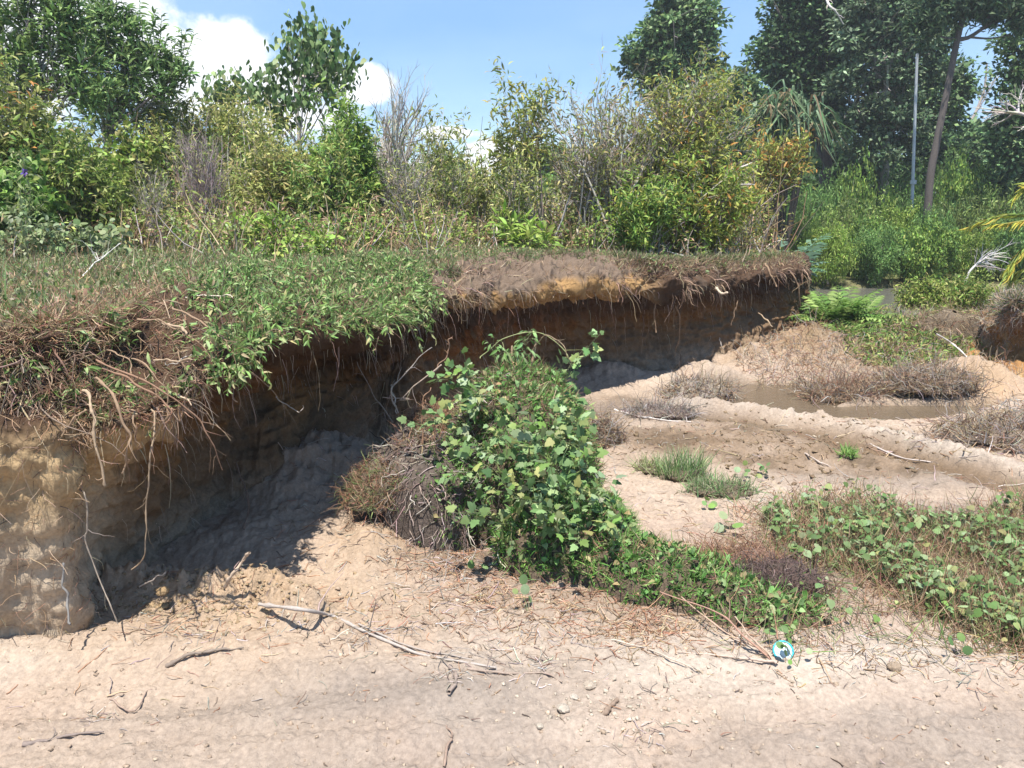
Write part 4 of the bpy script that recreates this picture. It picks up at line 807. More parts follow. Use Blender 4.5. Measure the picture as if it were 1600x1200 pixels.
# ------------------------------------------------------------------ broad-leaved weed growing out of the lump
SHL = [(.15, .24, .09), (.21, .31, .13), (.11, .19, .07), (.30, .38, .21), (.18, .29, .08), (.30, .34, .13)]
def stem_plant(name, label, cat, stems, rs, leaf=LOBED, ls=(.022, .056), per=16, cols=SHL, sr=.003, stemc=(.20, .22, .11), wander=.14, sidek=2, group=None, droop=-.25, flip=.55):
    o0 = np.mean([s[0] for s in stems], 0); root = empty(name, o0); tag(root, label, cat, group)
    P = np.array([s[0] for s in stems]) - o0; E = np.array([s[1] for s in stems]) - o0; Ln = np.linalg.norm(E - P, axis=1)
    pts, rad = grow(P, E - P, Ln, np.full(len(P), sr), 8, wander, (0, 0, .0), rs); off = (E - pts[:, -1])[:, None] * np.linspace(0, 1, 9)[None, :, None]; pts = pts + off
    mb = MB(); tubes(mb, pts, rad, 5, pal(rs, len(P), [stemc])); allp = [pts]
    if sidek:
        p, d, l, r = kids(pts, rad, sidek, .2, .9, .9, .38, .6, rs, Ln); q, rq = grow(p, d, l, r, 4, .2, (0, 0, .3), rs); tubes(mb, q, rq, 4, pal(rs, len(p), [stemc])); allp.append(q)
    mb.build('stems', M_TWIG, root); mb = MB()
    for k, q in enumerate(allp):
        m = int(per * len(q) * (1 if k == 0 else .35)); p, d = along(q, m, rs, .15, 1.0)
        s = rs.uniform(ls[0], ls[1], m) ; out_d = unit(.5 * d + 1.0 * unit(rs.randn(m, 3)) + [0, -.15, .1]); pet = p + out_d * (s * .7)[:, None]
        tubes(mb, np.stack([p, (p + pet) / 2 + [0, 0, .004], pet], 1), np.full((m, 3), .0009), 3, pal(rs, m, [stemc])); D = unit(out_d + [0, 0, droop]); fr = frames(D, rs, flip, (0, -.35, 1)); scatter(mb, leaf, pet, fr, s * rs.uniform(.8, 1.2, m), pal(rs, m, cols))
    mb.build('leaves', M_LEAF, root); return root
rs = RS(44); st = []
def on_lump(x, y): return np.array([x, y, float(floor_z(x, y)[0] + lump_h(np.array([x]), np.array([y]))[0])])
for (bx, by, px, py, Y) in ((-.15, 3.9, 722, 545, 3.75), (-.2, 3.9, 700, 590, 3.7), (-.1, 3.8, 705, 625, 3.6), (-.05, 3.8, 742, 615, 3.55),
    (.0, 3.6, 700, 690, 3.4), (.0, 3.6, 735, 700, 3.3), (.05, 3.6, 765, 660, 3.35), (.1, 3.6, 800, 650, 3.3), (.15, 3.6, 835, 640, 3.3), (.2, 3.6, 870, 660, 3.3),
    (.3, 3.7, 905, 650, 3.5), (.3, 3.8, 925, 625, 3.6), (.3, 3.8, 880, 610, 3.6), (.35, 3.5, 935, 740, 3.2), (.3, 3.5, 905, 720, 3.15), (.2, 3.5, 860, 720, 3.1), (.15, 3.4, 820, 730, 3.05),
    (.1, 3.4, 775, 745, 3.1), (.1, 3.4, 740, 720, 3.15), (.05, 3.4, 755, 790, 3.1), (.2, 3.3, 800, 780, 3.05), (.2, 3.3, 858, 800, 3.0), (.2, 3.3, 870, 830, 2.98), (.3, 3.4, 900, 770, 3.1), (.4, 3.5, 945, 780, 3.2), (.1, 3.6, 790, 690, 3.2), (.2, 3.6, 850, 690, 3.15), (.3, 3.7, 880, 690, 3.3), (.4, 3.7, 930, 690, 3.5), (.45, 3.4, 948, 825, 3.1), (-.2, 3.8, 678, 640, 3.6), (-.1, 3.6, 690, 745, 3.3), (.0, 3.4, 700, 800, 3.1), (.3, 3.4, 905, 850, 2.95)):
    st.append((on_lump(bx, by) + [0, 0, .02], atY(px, py, Y)))
stem_plant('broadleaf_weed', 'grey-green weed with lobed leaves sprawling over the front of the turf lump', 'weed', st, rs, per=15)
st = [(atY(868, 600, 4.3), atY(880, 560, 4.2)), (atY(880, 595, 4.2), atY(918, 540, 4.1)), (atY(900, 575, 4.15), atY(938, 522, 4.1)), (atY(872, 605, 4.2), atY(893, 572, 4.1))]
stem_plant('broadleaf_weed', 'single leafy shoot of the weed reaching up against the dark wall', 'weed', st, RS(45), per=9, sidek=0)
st = [(atY(700, 665, 3.75), atY(650, 645, 3.6)), (atY(700, 665, 3.75), atY(665, 655, 3.55)), (atY(705, 660, 3.75), atY(640, 660, 3.65))]
stem_plant('broadleaf_weed', 'low sprig of the weed poking out at the left above the matted roots', 'weed', st, RS(46), per=4, sidek=0)
# arching stems over the top of the lump
st = [(atY(770, 600, 4.3), atY(775, 535, 4.25)), (atY(775, 560, 4.25), atY(830, 522, 4.3)), (atY(800, 540, 4.25), atY(815, 560, 4.2)), (atY(785, 535, 4.25), atY(790, 565, 4.2)), (atY(820, 560, 4.3), atY(822, 535, 4.25))]
stem_plant('willow_weed', 'thin arching stems with narrow green leaves on top of the turf lump', 'weed', st, RS(47), leaf=LONGL, ls=(.03, .065), per=12, cols=[(.12, .22, .06), (.20, .30, .12)], droop=-.9)
line('arching_stem', 'bare thin stem arching over the crown of the turf lump', 'stem', [(750, 560, 4.2), (790, 528, 4.2), (840, 520, 4.2), (880, 548, 4.15), (888, 570, 4.1)], .004, .002, (.28, .30, .14), RS(48), None, 2)
line('arching_stem', 'second bare stem arching to the right of the crown of the turf lump', 'stem', [(820, 560, 4.3), (845, 528, 4.2), (870, 530, 4.15), (886, 548, 4.1), (890, 565, 4.1)], .004, .002, (.30, .22, .14), RS(49), None, 2)
for k, (lb, pts, c) in enumerate((
    ('leafless grey branch bent up against the dark wall left of the lump', [(622, 645, 4.0), (612, 610, 4.0), (625, 588, 4.0), (650, 562, 4.0), (675, 543, 4.0)], GRY),
    ('leafless twig rising left of the topmost leaves of the weed', [(685, 575, 4.0), (698, 555, 4.0), (703, 532, 4.0), (709, 528, 4.0)], BRN),
    ('stout peeled root leaning left in the shade beside the lump', [(612, 660, 4.3), (590, 630, 4.35), (575, 600, 4.4), (556, 560, 4.45)], (.30, .24, .19)),
    ('looping bare twig joined to the left side of the lump', [(690, 570, 4.0), (650, 600, 4.0), (628, 625, 4.0), (640, 622, 4.0), (600, 620, 4.0)], (.34, .27, .22)),
    ('reddish bare twig curving up from the rusty tussock', [(655, 700, 3.8), (660, 660, 3.8), (662, 630, 3.8), (672, 605, 3.85)], RED),
    ('short white twig on the bent grey branch', [(612, 602, 3.98), (616, 625, 3.98), (622, 645, 3.98)], WHT),
    ('dead twig lying at the foot of the rusty tussock', [(556, 728, 4.3), (545, 705, 4.3), (530, 700, 4.3)], TAN))):
    line('bare_twig', lb, 'twig', pts, .006, .0025, c, rr_, 'bare twigs beside the turf lump', 5)

# ------------------------------------------------------------------ tussocks and tufts
def tussock(name, label, cat, p, rx, ry, rz, n, cols, rs, lo=.05, hi=.14, wd=.0045, body=(.14, .11, .08), bias=(0, 0, .3), group=None, w=None, spread=.8, T=BLADE2):
    root = empty(name, p); tag(root, label, cat, group)
    m = 24; th = np.arange(m) * 2 * math.pi / m; ph = np.linspace(.05, math.pi * .55, 10)
    D = np.stack([np.sin(ph)[:, None] * np.cos(th), np.sin(ph)[:, None] * np.sin(th), np.repeat(np.cos(ph)[:, None], m, 1)], -1)
    V = D * (1 + .55 * fbm(D[..., 0] * 2.2 + p[0], D[..., 1] * 2.2 + p[1], D[..., 2] * 2, o=3))[..., None] * np.array([rx, ry, rz]) * .9
    idx = np.arange(10 * m).reshape(10, m); nx = np.roll(idx, -1, 1); mb = MB(); mb.add(V.reshape(-1, 3), np.stack([idx[:-1], idx[1:], nx[1:], nx[:-1]], -1).reshape(-1, 4), body); mb.build('soil_body', M_CLOD, root)
    d = unit(rs.randn(n, 3)); d[:, 2] = np.abs(d[:, 2]) - .05; P = d * ((1 + .55 * fbm(d[:, 0] * 2.2 + p[0], d[:, 1] * 2.2 + p[1], d[:, 2] * 2, o=3)) * (1 + .16 * rs.randn(n)))[:, None] * np.array([rx, ry, rz]) * .88
    mb = MB(); D = unit(d * .35 + spread * rs.randn(n, 3) + np.array(bias)); curl = max(np.ravel(bias)) < .5
    if curl:
        q = rs.rand(n) < .55; pts, rad = grow(P[q], D[q], rs.uniform(lo, hi * 1.7, q.sum()), .0006 + .0022 * rs.rand(q.sum()) ** 2 * (1 if p[1] < 5 else 1.8), 6, .38, (0, 0, -.5), rs, .4); tubes(mb, pts, rad, 3, pal(rs, len(pts), cols, w)); P = P[~q]; D = D[~q]; n = len(P)
    blades(mb, P, D, rs, lo * .8, hi * .8, wd, pal(rs, n, cols, w), T); g = mb.build('blades', M_GRASS, root); g['kind'] = 'stuff'; return root
def F2(px, py): return floor_line([(px, py)], 0)[0]
rs = RS(61)
tussock('grass_tussock', 'rusty dead tussock in the shade edge left of the matted roots', 'tussock', F2(600, 775), .19, .16, .17, 3200, RUST + [(.2, .26, .1), (.25, .28, .12)], rs, .03, .10, .003, bias=(0, -.1, .2))
tussock('grass_tussock', 'orange-brown mossy tussock behind the left shoulder of the lump', 'tussock', atY(675, 640, 4.2) - [0, 0, .12], .14, .14, .14, 1500, RUST + [(.45, .25, .12)], rs, .03, .09, .0035)
tussock('grass_tussock', 'dark grey-brown tussock at the right foot of the lump', 'tussock', F2(932, 690), .18, .16, .16, 2000, GREYW + STRAW, rs, .05, .14, .004)
tussock('grass_tussock', 'grey heap of straw and soil at the foot of the back wall', 'tussock', F2(1092, 618), .32, .22, .13, 1700, GREYW + STRAW + [(.45, .40, .34)], rs, .05, .15, .006, (.25, .21, .17))
tussock('grass_tussock', 'low purple-grey mat of straw on the wet mud near the lump', 'tussock', F2(1030, 648), .30, .16, .05, 1100, GREYW + [(.2, .14, .12)], rs, .05, .14, .005, (.2, .15, .12))
tussock('grass_tussock', 'wide brown mound of dead grass at the edge of the puddle', 'tussock', F2(1325, 620), .42, .22, .12, 2800, STRAW + RUST + GREYW, rs, .08, .2, .006, (.2, .15, .11), bias=(0, -.2, .1))
tussock('grass_tussock', 'small straw-coloured tussock at the right end of the channel', 'tussock', F2(1455, 605), .42, .2, .14, 2400, STRAW + GREYW, rs, .08, .2, .006, (.2, .15, .11))
tussock('grass_tussock', 'brown straw heap left of the fern clump under the end of the bank', 'tussock', atY(1280, 505, 9.3) - [0, 0, .22], .40, .3, .32, 3000, GREYW + STRAW, rs, .08, .22, .007, (.2, .15, .12))
tussock('grass_tussock', 'purple-grey heap of dead grass between fern clump and green mound', 'tussock', atY(1415, 510, 9.6) - [0, 0, .1], .55, .35, .20, 3000, GREYW + [(.3, .2, .17)], rs, .08, .2, .007, (.24, .19, .16))
tussock('grass_tussock', 'straw heap at the foot of the right-hand bank', 'tussock', F2(1590, 690), .5, .3, .14, 3000, STRAW + GREYW, rs, .08, .2, .006, (.22, .17, .13))
tussock('root_clod', 'dark purple-brown clod bristling with roots left of the creeper patch', 'root clod', F2(1205, 925), .20, .14, .13, 2600, [(.16, .11, .10), (.24, .17, .15), (.11, .08, .07)], rs, .03, .09, .0032, (.10, .07, .06), bias=(-.4, .1, .2), T=BLADE2)
tussock('root_clod', 'reddish clod with dead stems behind the dark bristling one', 'root clod', F2(1150, 893), .24, .16, .09, 2000, RUST, rs, .04, .12, .003, (.24, .15, .11), bias=(-.5, .2, .3))
tussock('grass_tuft', 'fresh green tuft of grass standing on the sand right of the lump', 'grass tuft', F2(1065, 745), .14, .12, .05, 420, [(.16, .27, .09), (.22, .33, .14), (.32, .36, .20)], rs, .08, .24, .0045, bias=(0, 0, 1.3), spread=.45, T=BLADE)
tussock('grass_tuft', 'low spreading green tuft beside the fresh green tuft', 'grass tuft', F2(1125, 768), .20, .12, .04, 620, [(.14, .24, .09), (.20, .29, .13), (.30, .30, .18)], rs, .05, .13, .0042, bias=(0, 0, .8))
tussock('grass_tuft', 'yellowish sparse tuft behind the fresh green tuft', 'grass tuft', F2(1020, 735), .12, .1, .03, 260, [(.25, .32, .12), (.36, .36, .20)], rs, .06, .15, .004, bias=(0, 0, .9))
tussock('grass_tuft', 'tiny green tuft alone on the grey mud', 'grass tuft', F2(1325, 712), .05, .05, .02, 160, [(.22, .36, .10)], rs, .05, .11, .006, bias=(0, 0, .8))
def seedling(label, px, py, k, s, seed, leaf=ROUND, cols=SHL):
    rs = RS(seed); g = F2(px, py); st = [(g, g + [rs.uniform(-.05, .05), rs.uniform(-.05, .05), rs.uniform(.04, .09)]) for _ in range(2)]
    stem_plant('seedling', label, 'seedling', st, rs, leaf, (s, s * 1.4), k, cols, .0015, sidek=0, group='seedlings on the sand')
for i, (lb, px, py, k, s) in enumerate((('single round-leaved seedling on the litter below the lump', 733, 890, 1, .035), ('seedling with upright leaf pair on the reddish litter', 824, 955, 2, .03),
    ('small seedling on sand left of the creeper, near the green tuft', 1198, 748, 3, .035), ('seedling on the sand just above the creeper patch', 1160, 668 + 80, 2, .03),
    ('lone leaf seedling above the fan of twigs', 1146, 962, 1, .045), ('broad grey seedling on sand behind the dark root clod', 1128, 835, 2, .05), ('tiny seedling at the far left of the creeper', 1105, 790, 2, .03),
    ('bright seedling at the near edge of the creeper on white sand', 1495, 1030, 2, .025), ('leafy seedling covering the lower edge of the turquoise lid', 1246, 1040, 4, .022))): seedling(lb, px, py, k, s, 70 + i)

# ------------------------------------------------------------------ creeper patch on the right
def inpoly(u, v, P):
    P = np.array(P, float); r = np.zeros(len(u), bool); j = len(P) - 1
    for i in range(len(P)):
        c = ((P[i, 1] > v) != (P[j, 1] > v)) & (u < (P[j, 0] - P[i, 0]) * (v - P[i, 1]) / (P[j, 1] - P[i, 1] + 1e-9) + P[i, 0]); r ^= c; j = i
    return r
def creeper():
    rs = RS(81); mb = MB(); mg = MB()
    polys = [([(1190, 812), (1250, 790), (1330, 775), (1385, 790), (1400, 815), (1480, 830), (1560, 800), (1750, 790), (1900, 860), (1900, 1040), (1600, 1030), (1480, 985), (1400, 930), (1330, 900), (1260, 895), (1215, 870)], 4200),
             ([(1270, 905), (1350, 960), (1450, 1000), (1560, 1010), (1480, 1020), (1330, 985), (1280, 1010), (1230, 1025), (1180, 1010), (1200, 975)], 170), ([(1500, 1000), (1620, 1010), (1640, 1050), (1560, 1045)], 30)]
    for poly, n in polys:
        k = n * 4; pa = np.array(poly); W0 = np.array([atZ(a, b, 0)[:2] for a, b in poly]); x = rs.uniform(W0[:, 0].min(), W0[:, 0].max(), k); y = rs.uniform(W0[:, 1].min(), W0[:, 1].max(), k)
        ok = inpoly(x, y, W0) & (rs.rand(k) < .60 + 1.6 * fbm(x * 3.5, y * 3.5, o=4, seed=83)); x = x[ok][:n]; y = y[ok][:n]; z = floor_z(x, y); m = len(x)
        h = rs.uniform(.02, .13, m); P = np.stack([x, y, z + h], 1); q = np.stack([x + .03 * rs.randn(m), y + .03 * rs.randn(m), z], 1)
        tubes(mb, np.stack([q, (P + q) / 2 + .006 * rs.randn(m, 3), P], 1), np.full((m, 3), .0012), 3, pal(rs, m, [(.25, .28, .14), (.30, .22, .14)]))
        a = rs.uniform(0, 2 * math.pi, m); D = np.stack([np.cos(a), np.sin(a), -.3 + .35 * rs.randn(m)], 1); fr = frames(D, rs, .62, (-.1, -.2, 1)); s = .012 + .032 * rs.rand(m) ** 1.4
        scatter(mb, HEART, P, fr, s, pal(rs, m, [(.14, .22, .075), (.19, .27, .11), (.25, .33, .17), (.10, .16, .05), (.29, .30, .12)], (3, 3, 2, 2, 1)))
        m2 = m * 7; i = rs.randint(0, m, m2); Pg = np.stack([x[i] + .10 * rs.randn(m2), y[i] + .10 * rs.randn(m2), z[i]], 1); Pg[:, 2] = floor_z(Pg[:, 0], Pg[:, 1])
        blades(mg, Pg, updir(m2, rs, .9, (0, 0, .8)), rs, .04, .18, .0032, pal(rs, m2, [(.16, .26, .08), (.12, .2, .05), (.3, .3, .15)] + STRAW + RUST))
    # runners
    m = 260; x = rs.uniform(1.1, 3.2, m); y = rs.uniform(2.6, 3.9, m); u, v = px_of(x, y); ok = (v > 800) & (v < 1010) & (u > 1200); x, y = x[ok], y[ok]; P = np.stack([x, y, floor_z(x, y) + .01], 1); a = rs.uniform(0, 6.3, len(x))
    pts, rad = grow(P, np.stack([np.cos(a), np.sin(a), 0 * a], 1), rs.uniform(.15, .5, len(x)), np.full(len(x), .0018), 7, .3, (0, 0, 0), rs, .6); pts[..., 2] = floor_z(pts[..., 0].ravel(), pts[..., 1].ravel()).reshape(pts.shape[:2]) + .012; tubes(mb, pts, rad, 4, pal(rs, len(x), [(.30, .22, .13), (.22, .25, .12)]))
    o = mb.build('creeper', M_LEAF); tag(o, 'creeping vine with heart-shaped grey-green leaves spread over the sand at the right', 'creeper', kind='stuff')
    o = mg.build('creeper_grass', M_GRASS); tag(o, 'thin grass and dead stems mixed under the creeping vine at the right', 'grass', kind='stuff')
creeper()

# ------------------------------------------------------------------ turquoise plastic lid
def lid():
    c = F2(1223, 1026); R = .037; up = unit(np.array([-.15, -.72, .68])); c = c + np.array([0, .0, R * .62])
    root = empty('plastic_lid', c); tag(root, 'round turquoise plastic lid with white face leaning in the weeds', 'lid')
    s = unit(np.cross([0, 0, 1], up)); t = np.cross(up, s); Fm = np.stack([s, t, up], -1)
    def m_(n, c_, r): 
        m = bpy.data.materials.new(n); m.use_nodes = True; b = m.node_tree.nodes['Principled BSDF']; b.inputs['Base Color'].default_value = c_ + (1,); b.inputs['Roughness'].default_value = r; return m
    th = np.arange(48) * 2 * math.pi / 48
    def lathe(prof):
        V = np.array([[r * math.cos(a), r * math.sin(a), z] for r, z in prof for a in th]) @ Fm.T; k = len(prof); idx = np.arange(k * 48).reshape(k, 48); nx = np.roll(idx, -1, 1)
        return V, np.stack([idx[:-1], nx[:-1], nx[1:], idx[1:]], -1).reshape(-1, 4)
    mb = MB(); mb.add(*lathe([(R * .78, -.012), (R * .98, -.012), (R, -.010), (R, .002), (R * .97, .005), (R * .84, .005), (R * .82, .002)]), (.05, .5, .52)); mb.build('rim', m_('turquoise_plastic', (.02, .36, .42), .35), root)
    mb = MB(); mb.add(*lathe([(R * .82, .002), (R * .6, .0025), (R * .56, .0035), (.0005, .0035)]), (.8, .85, .86)); mb.build('face', m_('white_plastic', (.52, .62, .64), .4), root)
    mk = m_('pale_blue_print', (.34, .47, .52), .4); mb = MB()
    def stroke(P_, w=.0024):
        P_ = np.array(P_, float); n = len(P_); d = np.gradient(P_, axis=0); d /= np.linalg.norm(d, axis=1, keepdims=True); nn = np.stack([-d[:, 1], d[:, 0]], 1) * w / 2
        V = np.concatenate([np.c_[P_ + nn, np.full(n, .0042)], np.c_[P_ - nn, np.full(n, .0042)]]) @ Fm.T; F = [(i, i + 1, n + i + 1, n + i) for i in range(n - 1)]; mb.add(V, F, (.2, .4, .5))
    a = np.linspace(0, 2 * math.pi, 40); stroke(np.c_[np.cos(a), np.sin(a)] * R * .52, .0018)
    for x0, y0, x1, y1 in ((-.3, -.1, -.05, .3), (-.05, .3, .02, -.1), (.1, .3, .1, -.15), (.22, .3, .2, -.1), (-.22, .05, .0, .05)): stroke(np.linspace((x0 * R, y0 * R), (x1 * R, y1 * R), 4), .0028)
    mb.build('printed_mark', mk, root)
lid()
# ------------------------------------------------------------------ shrubs and trees behind the gully
def ground_at(x, y):
    # the plateau lies left of the bank's back edge, the low floor right of it
    K = BANK['K'][:, 1]; i = int(np.argmin(np.abs(K[int(BANK['ncol'] * .5):, 1] - y))) + int(BANK['ncol'] * .5)
    return float(top_z(x, y)) if x < K[i, 0] - .1 and y < 60 else float(floor_z(x, y)[0])
def base_at(px, Y):
    x = atY(px, 360, Y)[0]; return np.array([x, Y, ground_at(x, Y)])
OLIVE = [(.15, .20, .065), (.22, .27, .10), (.29, .32, .15), (.11, .15, .05), (.36, .36, .20)]
LIME = [(.16, .26, .06), (.22, .33, .09), (.12, .20, .045), (.29, .38, .14)]
DARK = [(.05, .10, .045), (.08, .15, .06), (.12, .20, .08), (.04, .08, .035), (.17, .25, .11)]
def warm(P): return [(a * 1.25, b * 1.18, c * .85) for a, b, c in P]
MID = [(.09, .18, .05), (.14, .25, .08), (.20, .32, .11), (.07, .14, .045)]
YEL = [(.32, .33, .07), (.25, .28, .06), (.38, .35, .10), (.17, .22, .05), (.42, .22, .06)]
OLIVE, LIME, MID, DARK = warm(OLIVE), warm(LIME), warm(MID), warm(DARK)
GWOOD = [(.36, .32, .29), (.42, .38, .34), (.27, .23, .20), (.50, .45, .40)]
def wood_and_leaves(root, P0, tips, rs, r0, sub=(5, 3), ratio=(.40, .45), ang=.6, nleaf=0, leaf=LONGL, ls=(.05, .09), cols=OLIVE, w=None, wood=GWOOD, trop=(0, 0, .15), tlo=.35, woodname='stems', leafname='foliage',
                    droop=-.3, wander=.12, bow=.12, cluster=.05, sides=4, thin=.25, flip=.45, main_tlo=.3, patch=None):
    n = len(tips); T = tips - P0; Ln = np.linalg.norm(T, axis=1); k = 9; s = np.linspace(0, 1, k)[None, :, None]
    up = np.array([0, 0, 1.0]); mid = P0 + T * .5 + np.stack([-.18 * T[:, 0], -.18 * T[:, 1], .10 * Ln], 1) + bow * Ln[:, None] * rs.randn(n, 3) * .5
    pts = (1 - s) ** 2 * P0[:, None] + 2 * s * (1 - s) * mid[:, None] + s ** 2 * tips[:, None]
    pts[:, 1:-1] += wander * .25 * (Ln / k)[:, None, None] * rs.randn(n, k - 2, 3)
    rad = r0 * (Ln / Ln.max())[:, None] * np.linspace(1, thin, k)[None]
    mb = MB(); tubes(mb, pts, rad, sides + 1, pal(rs, n, wood)); lv = [pts]; L_ = Ln; pp, rr = pts, rad
    for lev, (per, ra) in enumerate(zip(sub, ratio)):
        p, d, l, r = kids(pp, rr, per, main_tlo if lev == 0 else .2, .98, ang, ra, .6, rs, L_)
        pp, rr = grow(p, d, l, np.maximum(r, r0 * .10), 5, .16, trop, rs, .3); tubes(mb, pp, rr, 3, pal(rs, len(p), wood)); lv.append(pp); L_ = l
    mb.build(woodname, M_BARK if r0 > .02 else M_TWIG, root)
    if nleaf:
        mb = MB(); ws = [.15, .35, .5][:len(lv)]; ws = np.array(ws) / sum(ws)
        for q, wt in zip(lv, ws):
            m = int(nleaf * wt); p, d = along(q, m, rs, tlo, 1.0); p = p + cluster * rs.randn(m, 3)
            if patch is not None:
                keep = patch(p); p = p[keep]; d = d[keep]; m = len(p)
            D = unit(.5 * d + .8 * rs.randn(m, 3) + [0, 0, droop]); scatter(mb, leaf, p, frames(D, rs, flip), rs.uniform(ls[0], ls[1], m), pal(rs, m, cols, w))
        if mb.V: mb.build(leafname, M_LEAF, root)
def crown_pts(n, rs, c, r, shell=.55):
    d = unit(rs.randn(n, 3)); return np.array(c) + d * (shell + (1 - shell) * rs.rand(n, 1)) * np.array(r)
def shrub(name, label, cat, px, Y, ytop, rxp, n, rs, r0=.012, group=None, cx=None, zc=.62, zr=.38, basew=.18, **kw):
    b = base_at(px, Y); top = atY(px, ytop, Y)[2]; H = top - b[2]; rx = rxp * mpp(np.array([b[0], Y, b[2] + H / 2])); cxw = 0 if cx is None else (atY(cx, ytop, Y)[0] - b[0])
    root = empty(name, b); tag(root, label, cat, group)
    tips = crown_pts(n, rs, (cxw, 0, H * zc), (rx, rx * .8, H * zr)); tips[:, 2] = np.maximum(tips[:, 2], H * .12)
    P0 = np.stack([basew * rx * rs.randn(n), basew * rx * rs.randn(n), np.full(n, -.03)], 1)
    wood_and_leaves(root, P0, tips, rs, r0, **kw); return root
def blob_tree(name, label, cat, trunk, blobs, Y, rs, r0=.16, nclus=260, per=70, leaf=DIA, ls=(.10, .18), cols=DARK, w=None, cs=.38, wood=GWOOD, group=None, limbs=10, base=None, depth=.85, droop=-.1, vine=0, flip=.5, limbr=.45, shoots=0):
    """trunk: (px,py) column points at distance Y; blobs: (px,py,radius px[,dy]) crown masses"""
    K = [base_at(trunk[0][0], Y) - [0, 0, .1]] + [atY(a, b, Y) for a, b in trunk[1:]]; o0 = K[0].copy(); root = empty(name, o0); tag(root, label, cat, group)
    P = crom(np.array(K) - o0, 16); P[1:] += .03 * rs.randn(15, 3); mb = MB(); rad = np.linspace(r0, r0 * .35, 16); rad[0] *= 1.35; tubes(mb, P[None], rad[None], 9, pal(rs, 1, wood))
    B_ = []; 
    for b in blobs:
        c = atY(b[0], b[1], Y + (b[3] if len(b) > 3 else 0)) - o0; B_.append((c, b[2] * mpp(c + o0)))
    vol = np.array([b[1] ** 2 for b in B_]); vol = vol / vol.sum(); cl = []
    for (c, r), v in zip(B_, vol):
        m = max(6, int(nclus * v)); q = crown_pts(m, rs, c, (r, r * depth, r * .9), .35); cl.append(q)
        k = max(2, int(limbs * v * len(B_) / 3)); tp = q[rs.randint(0, m, k)]; t0 = rs.uniform(.45, .98, k); st = P[(t0 * 15).astype(int)]; mid = (st + tp) / 2 + [0, 0, -.08 * r] + .1 * r * rs.randn(k, 3); s = np.linspace(0, 1, 8)[None, :, None]
        pts = (1 - s) ** 2 * st[:, None] + 2 * s * (1 - s) * mid[:, None] + s ** 2 * tp[:, None]; tubes(mb, pts, np.full(k, r0 * limbr)[:, None] * np.linspace(1, .15, 8)[None], 5, pal(rs, k, wood))
        p, d, l, rr = kids(pts, np.full((k, 8), r0 * .18), 6, .4, 1, .8, .35, 1, rs, np.linalg.norm(tp - st, axis=1)); q2, r2 = grow(p, d, l, rr, 4, .2, (0, 0, .2), rs, .3); tubes(mb, q2, r2, 3, pal(rs, len(p), wood))
    mb.build('trunk', M_BARK, root); cl = np.concatenate(cl); m = len(cl) * per; i = rs.randint(0, len(cl), m)
    off = unit(rs.randn(m, 3)) * (rs.rand(m, 1) ** .5) * np.array([1, 1, .55]) * cs * rs.uniform(.6, 1.3, len(cl))[i][:, None]
    tint = (1 + .22 * rs.randn(len(cl), 1))[i]
    p = cl[i] + off; D = unit(off * 1.2 + .5 * rs.randn(m, 3) * cs + [0, 0, droop * cs]); mb = MB(); scatter(mb, leaf, p, frames(D, rs, flip), rs.uniform(ls[0], ls[1], m), np.clip(pal(rs, m, cols, w) * tint, .01, .8))
    if shoots:
        q = cl[rs.randint(0, len(cl), shoots)]; pts, rad = grow(q, rs.randn(shoots, 3) * .35 + [0, 0, 1], rs.uniform(.3, .75, shoots), np.full(shoots, .010), 7, .08, (0, 0, .3), rs, .3); tubes(mb, pts, rad, 4, pal(rs, shoots, cols))
        p, d = along(pts, shoots * 34, rs, .1, 1); e = rs.randn(len(p), 3) * [1, 1, .25] + d * .35; scatter(mb, leaf, p, frames(e, rs, .6), rs.uniform(ls[0] * .9, ls[1] * 1.1, len(p)), pal(rs, len(p), cols, w))
    if vine:
        q = cl[rs.randint(0, len(cl), vine)]; pts, rad = grow(q, np.tile([0, 0, -1.], (vine, 1)), rs.uniform(.5, 2.2, vine), np.full(vine, .02), 6, .08, (0, 0, -1), rs); tubes(mb, pts, rad, 3, pal(rs, vine, cols))
        p, d = along(pts, vine * 26, rs, 0, 1); scatter(mb, leaf, p + .05 * rs.randn(len(p), 3), frames(rs.randn(len(p), 3) + [0, 0, -.6], rs, .4), rs.uniform(ls[0] * .8, ls[1], len(p)), pal(rs, len(p), cols, w))
    mb.build('crown', M_LEAF, root); return root

# --- plateau, left half
rs = RS(101)
blob_tree('tree', 'tall feathery green tree at the far left edge, topmost leaves against the cloud', 'tree', [(30, 385), (36, 300), (30, 200), (40, 110)], [(10, 60, 75), (70, 80, 70), (110, 55, 50), (40, 150, 85), (100, 20, 28), (20, -20, 60), (60, -30, 40), (125, 130, 60)], 10.5, rs, .06, 92, 42, LONGL, (.08, .14), [(.16, .25, .07), (.23, .34, .11), (.31, .42, .16), (.11, .18, .06)], cs=.24, droop=.4, shoots=70)
blob_tree('tree', 'feathery tree with a pale forked trunk, second from the left edge', 'tree', [(178, 385), (172, 260), (170, 215), (190, 150)], [(180, 110, 62), (230, 150, 50), (160, 160, 55), (205, 70, 34), (258, 130, 30), (275, 118, 18), (220, 100, 40), (150, 50, 30), (165, 25, 18), (200, 45, 18), (245, 95, 18)], 11.5, rs, .05, 72, 40, LONGL, (.08, .14), [(.15, .25, .08), (.22, .33, .12), (.30, .41, .17), (.10, .17, .06)], cs=.22, wood=[(.38, .35, .32)], droop=.4, shoots=60)
shrub('shrub', 'olive shrub with orange flecked leaves at the left edge of the picture', 'shrub', 18, 8.0, 90, 62, 36, rs, nleaf=6500, leaf=LONGL, ls=(.06, .11), cols=OLIVE + [(.45, .2, .06)], w=(3, 3, 3, 2, 1, .35))
